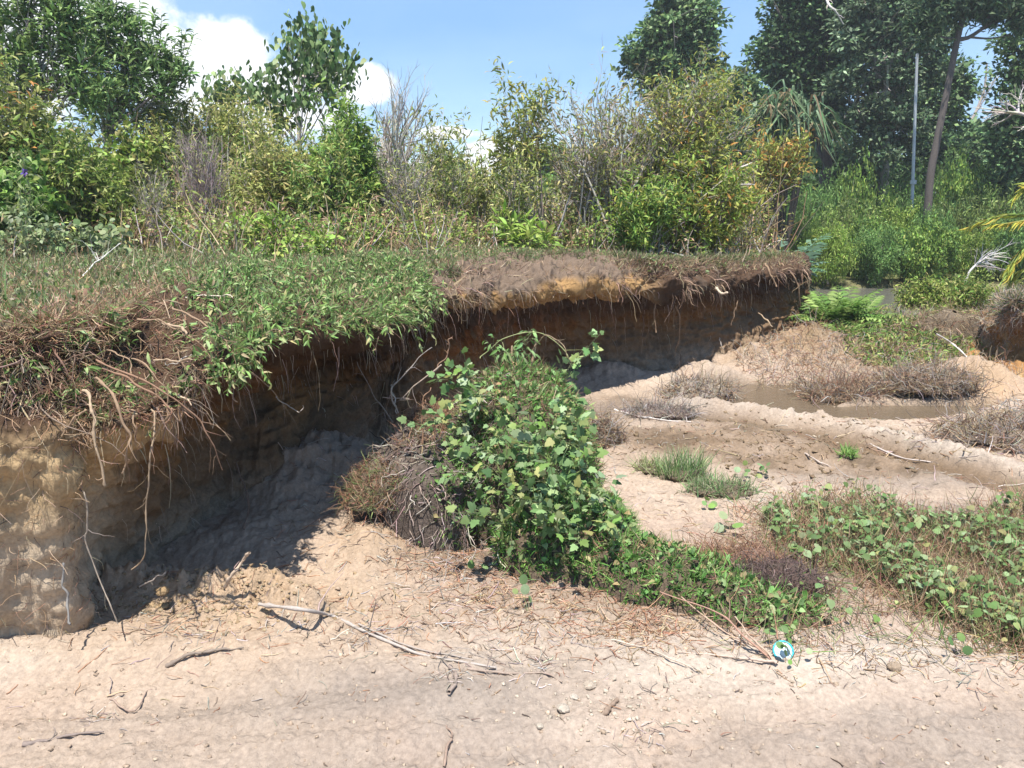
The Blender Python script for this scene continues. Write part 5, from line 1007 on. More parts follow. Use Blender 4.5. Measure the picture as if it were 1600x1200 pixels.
shrub('shrub', 'dark leafy shrub low at the left edge beneath the tall feathery tree', 'shrub', 10, 7.4, 245, 85, 30, rs, nleaf=5200, leaf=OVATE, ls=(.05, .10), cols=MID, zc=.5, zr=.45)
shrub('shrub', 'yellow-green feathery shrub in front of the forked trunk', 'shrub', 125, 8.2, 205, 78, 44, rs, nleaf=9000, leaf=NARROW, ls=(.06, .12), cols=[(.20, .28, .06), (.28, .36, .09), (.14, .21, .05), (.34, .36, .14)], zc=.55, zr=.45)
shrub('shrub', 'dark green bush in the gap behind the yellow-green feathery shrub', 'shrub', 70, 9.3, 190, 75, 30, rs, nleaf=6000, leaf=OVATE, ls=(.06, .11), cols=DARK, zc=.5, zr=.45)
shrub('shrub', 'broad olive thicket below the big white cloud', 'shrub', 285, 12.0, 150, 115, 80, rs, nleaf=22000, leaf=NARROW, ls=(.07, .13), cols=OLIVE, w=(2, 3, 3, 1, 2), zc=.55, zr=.43, r0=.014)
shrub('shrub', 'olive thicket with grey leaf tips left of the large-leaved tree', 'shrub', 390, 12.4, 150, 70, 60, rs, nleaf=15000, leaf=NARROW, ls=(.07, .13), cols=OLIVE, w=(1, 3, 3, 1, 3), zc=.55, zr=.43)
shrub('shrub', 'green bush between forked trunk and bare purple-grey bush', 'shrub', 215, 9.8, 215, 55, 30, rs, nleaf=6000, leaf=OVATE, ls=(.05, .10), cols=LIME + OLIVE, zc=.55, zr=.43)
shrub('bare_bush', 'dense leafless purple-grey bush in the middle of the left thicket', 'bush', 322, 9.0, 198, 48, 60, rs, r0=.012, sub=(7, 4), wood=[(.34, .27, .26), (.42, .35, .33), (.27, .21, .20)], nleaf=300, leaf=NARROW, ls=(.05, .08), cols=OLIVE, ang=.4, trop=(0, 0, .5))
shrub('bare_bush', 'spiky leafless grey bush left of the purple-grey one', 'bush', 245, 8.4, 245, 42, 26, rs, r0=.008, sub=(6, 4), wood=GWOOD, nleaf=500, leaf=NARROW, ls=(.04, .07), cols=OLIVE, ang=.5)
def macaranga(label, trunk, tips_, Y, rs, px0):
    b = base_at(px0, Y); root = empty('large_leaved_tree', b); tag(root, label, 'tree'); tips = np.array([atY(a, c, Y + d) for a, c, d in tips_]) - b; K = np.array([b - b] + [atY(a, c, Y) - b for a, c in trunk])
    mb = MB(); tubes(mb, crom(K, 14)[None], np.linspace(.05, .02, 14)[None], 8, np.array([(.45, .42, .38)])); s = np.linspace(0, 1, 8)[None, :, None]; j = rs.randint(max(1, len(K) - 3), len(K), len(tips)); st = K[j]; mid = st * .4 + tips * .6 - [0, 0, .12]
    pts = (1 - s) ** 2 * st[:, None] + 2 * s * (1 - s) * mid[:, None] + s ** 2 * tips[:, None]; tubes(mb, pts, np.full((len(tips), 8), .014) * np.linspace(1, .4, 8), 5, pal(rs, len(tips), [(.40, .37, .33)])); mb.build('trunk', M_BARK, root)
    mb = MB(); m = len(tips) * 60; i = rs.randint(0, len(tips), m); a = rs.uniform(0, 6.28, m); c = tips[i] + .15 * rs.randn(m, 3) * [1, 1, 1.1]; D = np.stack([.5 * np.cos(a), .5 * np.sin(a), rs.uniform(-1.3, -.35, m)], 1)
    scatter(mb, HEART, c, frames(D, rs, .45), (rs.uniform(.07, .14, m))[:, None] * np.array([.72, 1, 1]), pal(rs, m, [(.11, .19, .065), (.18, .27, .10), (.30, .38, .18), (.07, .12, .04)])); mb.build('crown', M_LEAF, root)
macaranga('slender tree with big drooping leaves standing high against the sky and cloud', [(462, 290), (468, 230), (464, 170), (468, 120)],
    [(468, 48, 0), (490, 40, .3), (450, 62, 0), (478, 75, -.3), (500, 70, .3), (520, 68, 0), (535, 92, .2), (512, 100, 0), (530, 112, 0), (495, 110, .2), (478, 105, .4), (455, 95, 0), (440, 110, 0), (415, 125, .2), (405, 138, 0), (435, 140, 0), (500, 135, .2), (520, 135, .3), (485, 145, 0), (460, 160, 0), (430, 165, 0), (545, 105, 0), (440, 185, .1), (505, 88, .4), (488, 60, .3)], 13, rs, 464)
macaranga('small large-leaved treetop peeping over the olive thicket', [(350, 260), (350, 200), (348, 160)], [(340, 130, 0), (355, 133, 0), (370, 145, .2), (332, 140, 0), (385, 150, 0), (350, 148, 0), (400, 155, .1)], 14, rs, 350)
shrub('shrub', 'upright bright green shrub tapering to a point right of the large-leaved tree', 'shrub', 542, 9.4, 142, 40, 34, rs, nleaf=7500, leaf=LONGL, ls=(.06, .12), cols=LIME + MID, zc=.55, zr=.45, r0=.016)
shrub('shrub', 'bushy green shoulder of leaves at the foot of the pointed green shrub', 'shrub', 520, 8.8, 215, 62, 34, rs, nleaf=6500, leaf=LONGL, ls=(.05, .10), cols=MID + OLIVE, zc=.5, zr=.45)
shrub('shrub', 'olive-brown shrub under the large-leaved tree', 'shrub', 440, 9.6, 200, 70, 54, rs, nleaf=11000, leaf=NARROW, ls=(.06, .10), cols=OLIVE, w=(1, 2, 3, 1, 3), zc=.52, zr=.45)
shrub('bare_tree', 'leafless grey tree with fine upswept twigs against the sky left of centre', 'tree', 610, 9.6, 122, 66, 26, rs, r0=.028, cx=625, sub=(7, 5), ratio=(.42, .5), ang=.5, wood=GWOOD, nleaf=0, trop=(0, 0, .35), zc=.62, zr=.38)
shrub('bare_bush', 'second leafless grey bush tangled low beneath the bare tree', 'bush', 640, 9.0, 215, 46, 34, rs, r0=.010, sub=(6, 4), ang=.5, wood=GWOOD, nleaf=900, leaf=NARROW, ls=(.05, .08), cols=OLIVE)
shrub('twiggy_shrub', 'thin grey-stemmed shrub with small tufts of leaves right of the bare tree', 'shrub', 705, 9.4, 165, 40, 16, rs, r0=.013, sub=(5, 4), nleaf=1300, leaf=LONGL, ls=(.05, .09), cols=OLIVE, tlo=.6, wood=GWOOD, trop=(0, 0, .3))
shrub('twiggy_shrub', 'grey-stemmed shrub with sparse olive leaves at the centre, behind the bare lip', 'shrub', 745, 9.8, 195, 36, 15, rs, r0=.012, sub=(5, 4), nleaf=1100, leaf=LONGL, ls=(.05, .09), cols=OLIVE, tlo=.5, wood=GWOOD)
shrub('twiggy_shrub', 'tall thin shrub with a flat top of olive leaves left of the big fan-shaped one', 'shrub', 835, 9.6, 142, 46, 18, rs, r0=.014, cx=812, sub=(5, 4), nleaf=2000, leaf=LONGL, ls=(.06, .11), cols=OLIVE + YEL[:1], tlo=.6, main_tlo=.5, wood=GWOOD, zc=.74, zr=.26, trop=(0, 0, .2))
shrub('twiggy_shrub', 'leaning twiggy shrub just left of the big fan-shaped one', 'shrub', 800, 9.0, 240, 40, 16, rs, r0=.012, sub=(5, 4), nleaf=1200, leaf=LONGL, ls=(.05, .08), cols=OLIVE, wood=GWOOD)
shrub('fan_shrub', 'big fan-shaped shrub of many grey stems with brown-tipped leaves', 'shrub', 965, 9.6, 106, 112, 90, rs, r0=.022, cx=950, sub=(6, 4), nleaf=4200, leaf=LONGL, ls=(.05, .09), cols=OLIVE + [(.34, .24, .13), (.30, .27, .14)], tlo=.4, main_tlo=.35, wood=GWOOD, zc=.6, zr=.40, trop=(0, 0, .3), basew=.35)
shrub('fan_shrub', 'yellow-leaved half of the thicket hanging right of the fan-shaped shrub', 'shrub', 1050, 9.8, 108, 108, 80, rs, r0=.020, cx=1070, sub=(6, 4), nleaf=11500, leaf=LONGL, ls=(.05, .10), cols=YEL + OLIVE, w=(3, 3, 2, 3, .7, 2, 2, 1, 1, 1), wood=GWOOD, zc=.58, zr=.42, basew=.35)
shrub('fan_shrub', 'lower yellow-green shrub leaning right with orange leaves and bare grey limbs', 'shrub', 1090, 9.2, 215, 72, 40, rs, r0=.013, cx=1120, sub=(6, 4), nleaf=5500, leaf=LONGL, ls=(.05, .11), cols=YEL + LIME, w=(3, 2, 2, 3, 1.2, 2, 2, 2, 1), wood=GWOOD, zc=.55, zr=.42, basew=.3)
shrub('shrub', 'green shrub standing among the feet of the fan-shaped shrub', 'shrub', 1010, 8.8, 262, 74, 34, rs, nleaf=4600, leaf=LONGL, ls=(.05, .09), cols=LIME + YEL[:2] + MID, zc=.5, zr=.45)
shrub('yellow_shrub', 'yellow and orange flecked shrub in front of the strap-leaved palm', 'shrub', 1205, 12.5, 210, 48, 20, rs, r0=.016, cx=1215, sub=(5, 4), nleaf=2000, leaf=LONGL, ls=(.07, .12), cols=YEL, tlo=.5, main_tlo=.5, wood=[(.16, .13, .11), (.22, .18, .15)], zc=.80, zr=.20)
line('bare_limb', 'long bleached limb sloping down left from the orange-flecked leaves', 'limb', [(1175, 255, 10.5), (1140, 268, 10.3), (1100, 290, 10.1), (1065, 325, 9.9), (1030, 370, 9.7)], .018, .010, (.48, .44, .40), RS(12), 'bleached limbs beside the fan-shaped shrub', 6)
line('bare_limb', 'second bleached limb crossing below the first one', 'limb', [(1180, 290, 10.5), (1150, 290, 10.4), (1110, 310, 10.2), (1080, 345, 9.9)], .014, .008, (.44, .40, .37), RS(13), 'bleached limbs beside the fan-shaped shrub', 6)
line('bare_limb', 'bleached dead frond lying on the turf above the bank lip', 'limb', [(1100, 404, 8.4), (1060, 398, 8.7), (1020, 390, 9.1), (985, 388, 9.3)], .012, .006, (.60, .57, .52), RS(14), 'bleached limbs beside the fan-shaped shrub', 8)
line('bare_limb', 'bleached dead stem lying on the turf at the left side', 'limb', [(130, 432, 4.6), (150, 412, 5.0), (170, 396, 5.4), (188, 380, 5.9)], .006, .004, (.52, .50, .45), RS(15), None, 6)
# flowering weed and herbs at the left
st = [(base_at(38, 7.0), atY(44, 232, 7.0)), (base_at(42, 7.0), atY(36, 262, 6.95)), (base_at(36, 7.1), atY(52, 300, 7.0))]
stem_plant('tall_weed', 'tall thin pale weed stems at the left edge of the thicket', 'weed', st, RS(90), leaf=LONGL, ls=(.05, .09), per=22, cols=[(.30, .36, .16), (.24, .3, .12)], sr=.006, sidek=3)
c = atY(38, 270, 6.9); mb = MB(c); rsf = RS(91); scatter(mb, OVATE, np.tile(c, (26, 1)), frames(rsf.randn(26, 3), rsf, .2), rsf.uniform(.02, .045, 26), pal(rsf, 26, [(.16, .10, .38), (.22, .14, .45)])); o = mb.build('flower', M_LEAF); tag(o, 'single purple flower among the leaves at the left edge', 'flower')
def herbs(label, px, Y, wpx, ytop, n, cols, seed, leaf=OVATE, ls=(.03, .06), grp='leafy herbs at the foot of the thicket'):
    rs = RS(seed); b = base_at(px, Y); w_ = wpx * mpp(b); h = atY(px, ytop, Y)[2] - b[2]
    st = []
    for k in range(n):
        x = b[0] + w_ * rs.uniform(-1, 1); y = Y + w_ * .6 * rs.uniform(-1, 1); g = np.array([x, y, ground_at(x, y) - .02]); st.append((g, g + [rs.uniform(-.12, .12), rs.uniform(-.12, .12), h * rs.uniform(.5, 1)]))
    stem_plant('herb', label, 'herb', st, rs, leaf=leaf, ls=ls, per=16, cols=cols, sr=.004, group=grp)
PALEG = [(.24, .30, .15), (.19, .25, .11), (.30, .34, .19)]
for a in (('pale downy herbs at the foot of the left edge thicket', 50, 6.6, 50, 325, 16, PALEG, 92), ('leafy herbs with round leaves under the yellow-green feathery shrub', 150, 6.9, 40, 345, 12, PALEG, 93, ROUND, (.04, .07)),
          ('green herbs in front of the purple-grey bare bush', 330, 7.6, 50, 335, 14, LIME + PALEG, 94), ('bright green grass-like herbs right of the purple-grey bare bush', 415, 7.8, 34, 330, 12, LIME, 95, LONGL, (.08, .14)),
          ('dark green herbs above the turf under the pointed shrub', 500, 7.4, 45, 335, 14, MID, 96), ('low pale herbs below the leafless tree', 590, 7.8, 46, 338, 14, PALEG + LIME, 97), ('yellow-green herbs on the turf above the bank corner', 470, 6.4, 40, 352, 12, LIME, 98),
          ('upright reddish-leaved herbs behind the left end of the bare lip', 690, 8.4, 46, 330, 14, LIME + OLIVE, 99), ('grass-like herbs under the tall flat-topped shrub', 830, 8.6, 40, 340, 12, LIME, 110, LONGL, (.08, .15)),
          ('glossy herbs in front of the fan-shaped shrub', 960, 8.9, 45, 345, 14, MID + LIME, 111), ('lime herbs at the foot of the yellow-leaved thicket', 1080, 9.6, 42, 345, 14, LIME, 112)): herbs(*a)
# undergrowth that fills the plateau behind and between the shrubs
def undergrowth():
    rs = RS(120); mb = MB(); mw = MB()
    def clumpfield(n, per, x0, x1, y0, y1, hlo, hhi, cols, ls, r, leaf=NARROW, plateau=True):
        u = rs.uniform(x0, x1, n); Y = rs.uniform(y0, y1, n); X = (u - 800) / F_PX * (Y * FW[1] + .3); zz = top_z(X, Y) if plateau else floor_z(X, Y)
        h = rs.uniform(hlo, hhi, n); i = np.repeat(np.arange(n), per); m = len(i); t = rs.rand(m)
        P = np.stack([X[i] + r * rs.randn(m) * (1 - .4 * t), Y[i] + r * rs.randn(m), zz[i] + h[i] * t], 1); tint = (1 + .25 * rs.randn(n, 1))[i]
        scatter(mb, leaf, P, frames(rs.randn(m, 3) + [0, 0, .2], rs, .45), rs.uniform(ls[0], ls[1], m), np.clip(pal(rs, m, cols) * tint, .01, .6))
        k = n * 5; j = np.repeat(np.arange(n), 5); P = np.stack([X[j] + r * rs.randn(k), Y[j] + r * rs.randn(k), zz[j]], 1); pts, rad = grow(P, rs.randn(k, 3) * .35 + [0, 0, 1], h[j] * rs.uniform(.6, 1.3, k), np.full(k, .004 + .0006 * y0), 5, .15, (0, 0, .1), rs, .3); tubes(mw, pts, rad, 3, pal(rs, k, GWOOD + STRAW))
    clumpfield(170, 90, -300, 700, 6.8, 9.5, .2, .55, OLIVE + LIME + STRAW, (.04, .09), .16)
    clumpfield(130, 80, 640, 1150, 8.6, 11, .15, .5, OLIVE + STRAW + MID, (.04, .09), .18)
    clumpfield(160, 110, -400, 640, 10, 14, .6, 1.5, OLIVE + MID, (.07, .13), .30)
    clumpfield(120, 120, 180, 620, 10.2, 12.5, .7, 1.7, OLIVE + LIME, (.05, .10), .26)
    clumpfield(90, 100, 600, 900, 10.2, 12.5, .35, 1.0, OLIVE + GWOOD[:2], (.05, .09), .24)
    clumpfield(80, 120, 880, 1180, 10.5, 12.5, .6, 1.5, OLIVE + YEL, (.06, .11), .26)
    clumpfield(60, 110, 620, 1130, 12.5, 17, .2, .8, OLIVE + MID, (.07, .13), .35)
    clumpfield(190, 110, -600, 720, 16, 24, 1.2, 2.8, OLIVE + DARK, (.12, .22), .55)
    clumpfield(120, 110, 700, 1190, 22, 34, .5, 1.7, MID + DARK + OLIVE, (.16, .28), .8)
    o = mb.build('undergrowth', M_LEAF); tag(o, 'leafy olive undergrowth filling the plateau behind the shrubs', 'undergrowth', kind='stuff')
    o = mw.build('dry_stems', M_TWIG); tag(o, 'dry grey stems standing between the shrubs on the plateau', 'stems', kind='stuff')
undergrowth()
# distant rounded trees seen through the centre gap
for lb, tr, bl, Y, cols in (('distant dark rounded tree in the centre gap, with a low cloud behind it', [(838, 372), (838, 320), (840, 290)], [(825, 262, 26), (850, 255, 28), (862, 275, 24), (838, 285, 28)], 40, DARK),
    ('distant bright green tree in the centre gap, below the dark rounded one', [(868, 372), (868, 340), (868, 320)], [(862, 300, 26), (885, 322, 30), (850, 335, 30), (890, 345, 30), (905, 300, 22)], 34, MID + LIME),
    ('distant olive tree behind the sparse central shrubs', [(700, 372), (700, 330), (702, 300)], [(690, 275, 28), (718, 290, 30), (690, 320, 34), (730, 330, 30)], 30, OLIVE + MID),
    ('distant green tree left of the gap behind the flat-topped shrub', [(772, 372), (772, 345), (775, 320)], [(765, 305, 26), (790, 300, 28), (770, 335, 32), (805, 335, 28)], 32, MID)):
    blob_tree('distant_tree', lb, 'tree', tr, bl, Y, rs, .22, 110, 60, DIA, (.26, .42), cols, cs=.75, limbs=5, group='distant trees behind the plateau')

# --- right half
rs = RS(140)
DK = [(.07, .13, .055), (.12, .20, .08), (.17, .27, .11), (.05, .095, .045), (.26, .36, .16)]
blob_tree('tree', 'dense dark green tree with rounded crown standing clear against the blue sky', 'tree', [(1075, 395), (1078, 300), (1072, 200), (1060, 120)], [(1055, 20, 36), (1030, 60, 34), (1085, 60, 40), (1060, 100, 46), (995, 78, 20), (1100, 110, 30), (1045, 150, 36), (1085, 160, 40), (1008, 108, 24), (1102, 28, 20), (1082, 12, 24)], 24, rs, .16, 235, 95, DIA, (.12, .22), DK + [(.22, .32, .15)], cs=.40, vine=20)
blob_tree('tree', 'lower green tree between the rounded crown and the tall vine-covered one', 'tree', [(1150, 395), (1150, 300), (1150, 220)], [(1148, 142, 32), (1172, 165, 28), (1140, 190, 38), (1110, 205, 36), (1170, 215, 32), (1130, 240, 36), (1100, 160, 28)], 23, rs, .12, 210, 90, DIA, (.11, .21), DK + [(.10, .17, .07)], cs=.48, vine=16)
blob_tree('tree', 'tall vine-covered dark tree left of the pole, cut off by the top of the picture', 'tree', [(1285, 395), (1290, 280), (1285, 180), (1270, 60)], [(1240, 10, 36), (1275, 30, 50), (1222, 60, 34), (1250, 90, 50), (1200, 88, 14), (1212, 120, 30), (1275, 130, 48), (1305, 60, 46), (1265, -40, 50), (1310, -30, 50), (1310, 180, 34)], 26, rs, .22, 310, 90, DIA, (.13, .24), DK[:4] + [(.05, .10, .04)], cs=.55, vine=40, wood=[(.12, .10, .09)])
blob_tree('tree', 'tall grey-green tree behind the pole with long trailing vines', 'tree', [(1385, 380), (1382, 250), (1380, 150), (1378, 40)], [(1370, 10, 55), (1400, 40, 52), (1350, 60, 50), (1430, 20, 45), (1380, 100, 55), (1340, 130, 40), (1420, 110, 48), (1455, 60, 40), (1380, 170, 50), (1340, 200, 40), (1410, 200, 46), (1370, 240, 46), (1400, -40, 60), (1460, 10, 30)], 24, rs, .17, 310, 90, DIA, (.10, .20), [(.11, .17, .09), (.16, .23, .13), (.07, .12, .06), (.22, .29, .17)], cs=.42, vine=50, limbs=18, wood=[(.34, .30, .27)])
blob_tree('tree', 'dark tree between the pole and the leaning trunk', 'tree', [(1455, 380), (1452, 280), (1462, 180)], [(1470, 110, 32), (1490, 140, 26), (1460, 160, 36), (1476, 190, 24), (1450, 220, 34), (1440, 260, 34), (1496, 125, 10), (1475, 235, 26)], 27, rs, .14, 150, 80, DIA, (.13, .22), DK, cs=.5, vine=12)
blob_tree('tree', 'dark tree closing the right edge of the picture', 'tree', [(1640, 380), (1635, 250), (1625, 150)], [(1590, 60, 26), (1620, 90, 50), (1600, 150, 46), (1580, 190, 36), (1620, 210, 60), (1590, 250, 48), (1560, 230, 24), (1660, 60, 60), (1650, 150, 60), (1640, 20, 40), (1690, 200, 70)], 22, rs, .18, 250, 80, DIA, (.11, .20), DK, cs=.5, vine=16)
blob_tree('tree', 'low dark tree in the gap between leaning trunk and right edge', 'tree', [(1530, 380), (1530, 290), (1530, 240)], [(1530, 215, 26), (1510, 240, 30), (1550, 240, 30), (1530, 265, 36), (1490, 262, 26)], 30, rs, .14, 170, 66, DIA, (.2, .34), DK, cs=.6)
blob_tree('tree', 'dark background tree low behind the trailing vines', 'tree', [(1330, 380), (1330, 300), (1330, 250)], [(1300, 260, 34), (1335, 270, 40), (1370, 285, 38), (1270, 290, 30), (1400, 290, 34), (1240, 250, 26)], 31, rs, .15, 210, 60, DIA, (.22, .36), DK[:4], cs=.65)
blob_tree('tree', 'dark background tree low behind the strap-leaved palm', 'tree', [(1190, 380), (1195, 320), (1195, 270)], [(1180, 270, 36), (1215, 285, 34), (1150, 290, 36), (1240, 300, 30), (1120, 300, 34), (1200, 225, 30)], 30, rs, .15, 210, 60, DIA, (.22, .36), DK[:4], cs=.65)
# leaning tall tree with forked top
b = base_at(1452, 20); tr_ = empty('leaning_tree', b); tag(tr_, 'leaning tree with a bare dark trunk forking near the top right corner', 'tree')
mb = MB(); K = np.array([b] + [atY(x_, y_, 20) for x_, y_ in ((1452, 290), (1462, 230), (1478, 150), (1494, 70), (1505, 20), (1512, -40))]) - b; tubes(mb, crom(K, 20)[None], np.linspace(.105, .055, 20)[None], 9, np.array([(.12, .10, .09)]))
for pts, r in (([(1497, 62), (1515, 58), (1540, 42), (1580, 25), (1630, 10)], .06), ([(1498, 60), (1480, 60), (1462, 55), (1440, 60)], .03), ([(1515, 58), (1545, 60), (1580, 55)], .03), ([(1505, 25), (1525, 5), (1545, -20)], .05), ([(1503, 30), (1485, 5), (1470, -20)], .04), ([(1540, 42), (1550, 15), (1575, -10)], .04)):
    tubes(mb, crom(np.array([atY(x_, y_, 20) for x_, y_ in pts]) - b, 10)[None], np.linspace(r, r * .4, 10)[None], 6, np.array([(.14, .12, .105)]))
mb.build('trunk', M_BARK, tr_)
mb = MB(); 
for (x_, y_, r_, n_) in ((1490, 5, 34, 1300), (1450, 30, 30, 900), (1530, 5, 36, 1500), (1580, 2, 34, 1500), (1560, 20, 18, 400), (1600, 15, 26, 900), (1470, -15, 40, 1200), (1520, -30, 60, 2000), (1590, 40, 14, 260), (1440, 55, 14, 200)):
    c = atY(x_, y_, 20) - b; R_ = r_ * mpp(c + b); cc = c + crown_pts(max(4, n_ // 40), rs, (0, 0, 0), (R_, R_, R_ * .6), .1); i = rs.randint(0, len(cc), n_); p = cc[i] + .16 * rs.randn(n_, 3); scatter(mb, NARROW, p, frames(rs.randn(n_, 3), rs, .4), rs.uniform(.14, .24, n_), pal(rs, n_, [(.06, .11, .05), (.10, .16, .08), (.14, .20, .10)]))
mb.build('crown', M_LEAF, tr_)
# bleached dead trees
def dead_tree(label, trunk, tips_, Y, r0, seed, col=(.50, .45, .40), dz=0):
    rs = RS(seed); b = base_at(trunk[0][0], Y); root = empty('dead_tree', b); tag(root, label, 'tree', 'dead bleached trees at the right')
    K = np.array([b] + [atY(a, c, Y) for a, c in trunk[1:]]) - b; mb = MB(); P = crom(K, 14); tubes(mb, P[None], np.linspace(r0, r0 * .4, 14)[None], 7, np.array([col])); T_ = np.array([atY(a, c, Y + rs.uniform(-.5, .5)) for a, c in tips_]) - b; s = np.linspace(0, 1, 8)[None, :, None]; st = P[rs.randint(6, 13, len(T_))]
    mid = (st + T_) / 2 + .08 * rs.randn(len(T_), 3); pts = (1 - s) ** 2 * st[:, None] + 2 * s * (1 - s) * mid[:, None] + s ** 2 * T_[:, None]; rad = np.full((len(T_), 8), r0 * .4) * np.linspace(1, .25, 8); tubes(mb, pts, rad, 5, pal(rs, len(T_), [col]))
    p, d, l, r = kids(pts, rad, 7, .2, 1, .6, .4, .6, rs, np.linalg.norm(T_ - st, axis=1)); q, rq = grow(p, d, l, r, 5, .2, (0, 0, .1), rs); tubes(mb, q, rq, 3, pal(rs, len(p), [col]))
    mb.build('trunk', M_BARK, root); return root
dead_tree('bleached dead tree with a crooked top right of the leaning trunk', [(1510, 380), (1512, 215), (1525, 175), (1538, 140), (1542, 98)], [(1556, 120), (1560, 112), (1575, 108), (1530, 170), (1552, 132)], 31, .075, 201, (.42, .36, .31))
dead_tree('pale spreading dead branches reaching in from the right edge', [(1640, 300), (1625, 210), (1600, 180), (1575, 176)], [(1520, 168), (1535, 185), (1560, 160), (1550, 195), (1600, 135), (1575, 145), (1610, 165), (1590, 205), (1530, 175)], 17, .06, 202, (.42, .37, .34))
line('bare_limb', 'bleached crooked limb high in the tall trees near the top of the picture', 'limb', [(1286, -15, 22.8), (1296, 8, 22.4), (1306, 18, 22.3), (1318, 38, 22.4)], .045, .02, (.50, .47, .43), RS(203), None, 5)
# the pole
b = base_at(1430, 21.5); pl = empty('pole', b); tag(pl, 'plain light grey metal pole standing upright in the far green bushes', 'pole')
top = atY(1433, 84, 21.5) - b; mb = MB(); P = np.linspace((0, 0, -.3), top, 10); tubes(mb, P[None], np.linspace(.048, .036, 10)[None], 14, np.array([(.52, .55, .58)])); 
m = bpy.data.materials.new('galvanised_metal'); m.use_nodes = True; pb = m.node_tree.nodes['Principled BSDF']; zt = m.node_tree.nodes.new('ShaderNodeTexNoise'); zt.inputs['Scale'].default_value = 6; cr = m.node_tree.nodes.new('ShaderNodeValToRGB'); cr.color_ramp.elements[0].color = (.34, .36, .38, 1); cr.color_ramp.elements[1].color = (.56, .58, .60, 1)
m.node_tree.links.new(zt.outputs[0], cr.inputs[0]); m.node_tree.links.new(cr.outputs[0], pb.inputs['Base Color']); pb.inputs['Roughness'].default_value = .5; pb.inputs['Metallic'].default_value = .3
mb.build('shaft', m, pl)
for f in (.42,): c = top * f; mb = MB(); tubes(mb, np.array([[c - [0, 0, .05], c, c + [0, 0, .05]]]), np.full((1, 3), .082 if f < .9 else .06), 12, np.array([(.3, .32, .34)])); mb.build('collar', m, pl)
# strap-leaved palm (pandanus)
def pandanus(label, heads, Y, seed, trunkpx):
    rs = RS(seed); b = base_at(trunkpx, Y); root = empty('screw_palm', b); tag(root, label, 'palm'); mb = MB(); ml = MB()
    for hx, hy, n, L0 in heads:
        c = atY(hx, hy, Y + rs.uniform(-.4, .4)) - b; P = crom(np.array([(0, 0, -.1), c * [.5, .5, .5] + [0, 0, -.2], c]), 10); tubes(mb, P[None], np.linspace(.06, .045, 10)[None], 7, np.array([(.09, .075, .06)]))
        a = rs.uniform(0, 2 * math.pi, n); L_ = L0 * rs.uniform(.45, 1.2, n); k = 9; t = np.linspace(0, 1, k); up_ = rs.uniform(-.1, 1.25, n); out_ = np.stack([np.cos(a), np.sin(a)], 1)
        r = L_[:, None] * (t[None] * .55 * (1 - .35 * t[None])) * (1.1 - .5 * up_[:, None]); z = L_[:, None] * (up_[:, None] * .75 * t[None] - (0.55 + .75 * up_[:, None]) * np.maximum(0, t[None] - .35) ** 1.4 * 1.3)
        C_ = np.stack([r * out_[:, :1], r * out_[:, 1:], z], -1) + c + .10 * rs.randn(n, 1, 3) + (t ** 2)[None, :, None] * .22 * L_[:, None, None] * rs.randn(n, 1, 3) * [1, 1, .5]; side = np.stack([-out_[:, 1], out_[:, 0], 0 * a], 1)[:, None]; w_ = (.024 * np.array([.8, 1, 1, 1, .95, .85, .7, .45, .1]))[None, :, None]
        Vv = np.stack([C_ - side * w_, C_ + [0, 0, -.012], C_ + side * w_], 2).reshape(-1, 3); F = []
        for q in range(k - 1): F += [(3 * q, 3 * q + 1, 3 * q + 4, 3 * q + 3), (3 * q + 1, 3 * q + 2, 3 * q + 5, 3 * q + 4)]
        F = (np.array(F)[None] + (np.arange(n) * 3 * k)[:, None, None]).reshape(-1, 4); ml.add(Vv, F, np.repeat(pal(rs, n, [(.10, .17, .08), (.14, .22, .11), (.20, .27, .16), (.07, .12, .06), (.24, .19, .11)]), 3 * k, 0))
    mb.build('trunk', M_BARK, root); ml.build('crown', M_LEAF, root)
pandanus('strap-leaved screw palm with long drooping blue-green leaves before the dark trees', [(1208, 182, 130, 1.5), (1238, 168, 120, 1.3), (1192, 215, 90, 1.3), (1266, 192, 110, 1.5), (1225, 205, 90, 1.4), (1252, 225, 70, 1.2), (1180, 190, 50, 1.0)], 18, 210, 1222)


# light green bushes across the swamp: four kinds, then copies
def bush_proto(seed, cols, leaf, ls, n=260, per=44):
    rs = RS(seed); root = empty('swamp_bush'); mb = MB(); m = 26; tips = crown_pts(m, rs, (0, 0, .55), (.75, .6, .45)); tips[:, 2] = np.maximum(tips[:, 2], .1); P0 = np.zeros((m, 3)) + .12 * rs.randn(m, 3) * [1, 1, 0]
    s = np.linspace(0, 1, 6)[None, :, None]; mid = (P0 + tips) / 2 + [0, 0, .12]; pts = (1 - s) ** 2 * P0[:, None] + 2 * s * (1 - s) * mid[:, None] + s ** 2 * tips[:, None]; tubes(mb, pts, np.full((m, 6), .012) * np.linspace(1, .4, 6), 4, pal(rs, m, GWOOD)); mb.build('stems', M_TWIG, root)
    cl = crown_pts(n, rs, (0, 0, .5), (1, .85, .5), .45) * (1 + .12 * rs.randn(n, 1)); cl[:, 2] = np.maximum(cl[:, 2], .03); i = rs.randint(0, n, n * per); k = len(i); off = unit(rs.randn(k, 3)) * rs.rand(k, 1) ** .5 * .13; mb = MB(); tint = (1 + .22 * rs.randn(n, 1))[i]
    scatter(mb, leaf, cl[i] + off, frames(off + .08 * rs.randn(k, 3) + [0, 0, -.02], rs, .5), rs.uniform(ls[0], ls[1], k), np.clip(pal(rs, k, cols) * tint, .01, .6)); mb.build('foliage', M_LEAF, root); return root
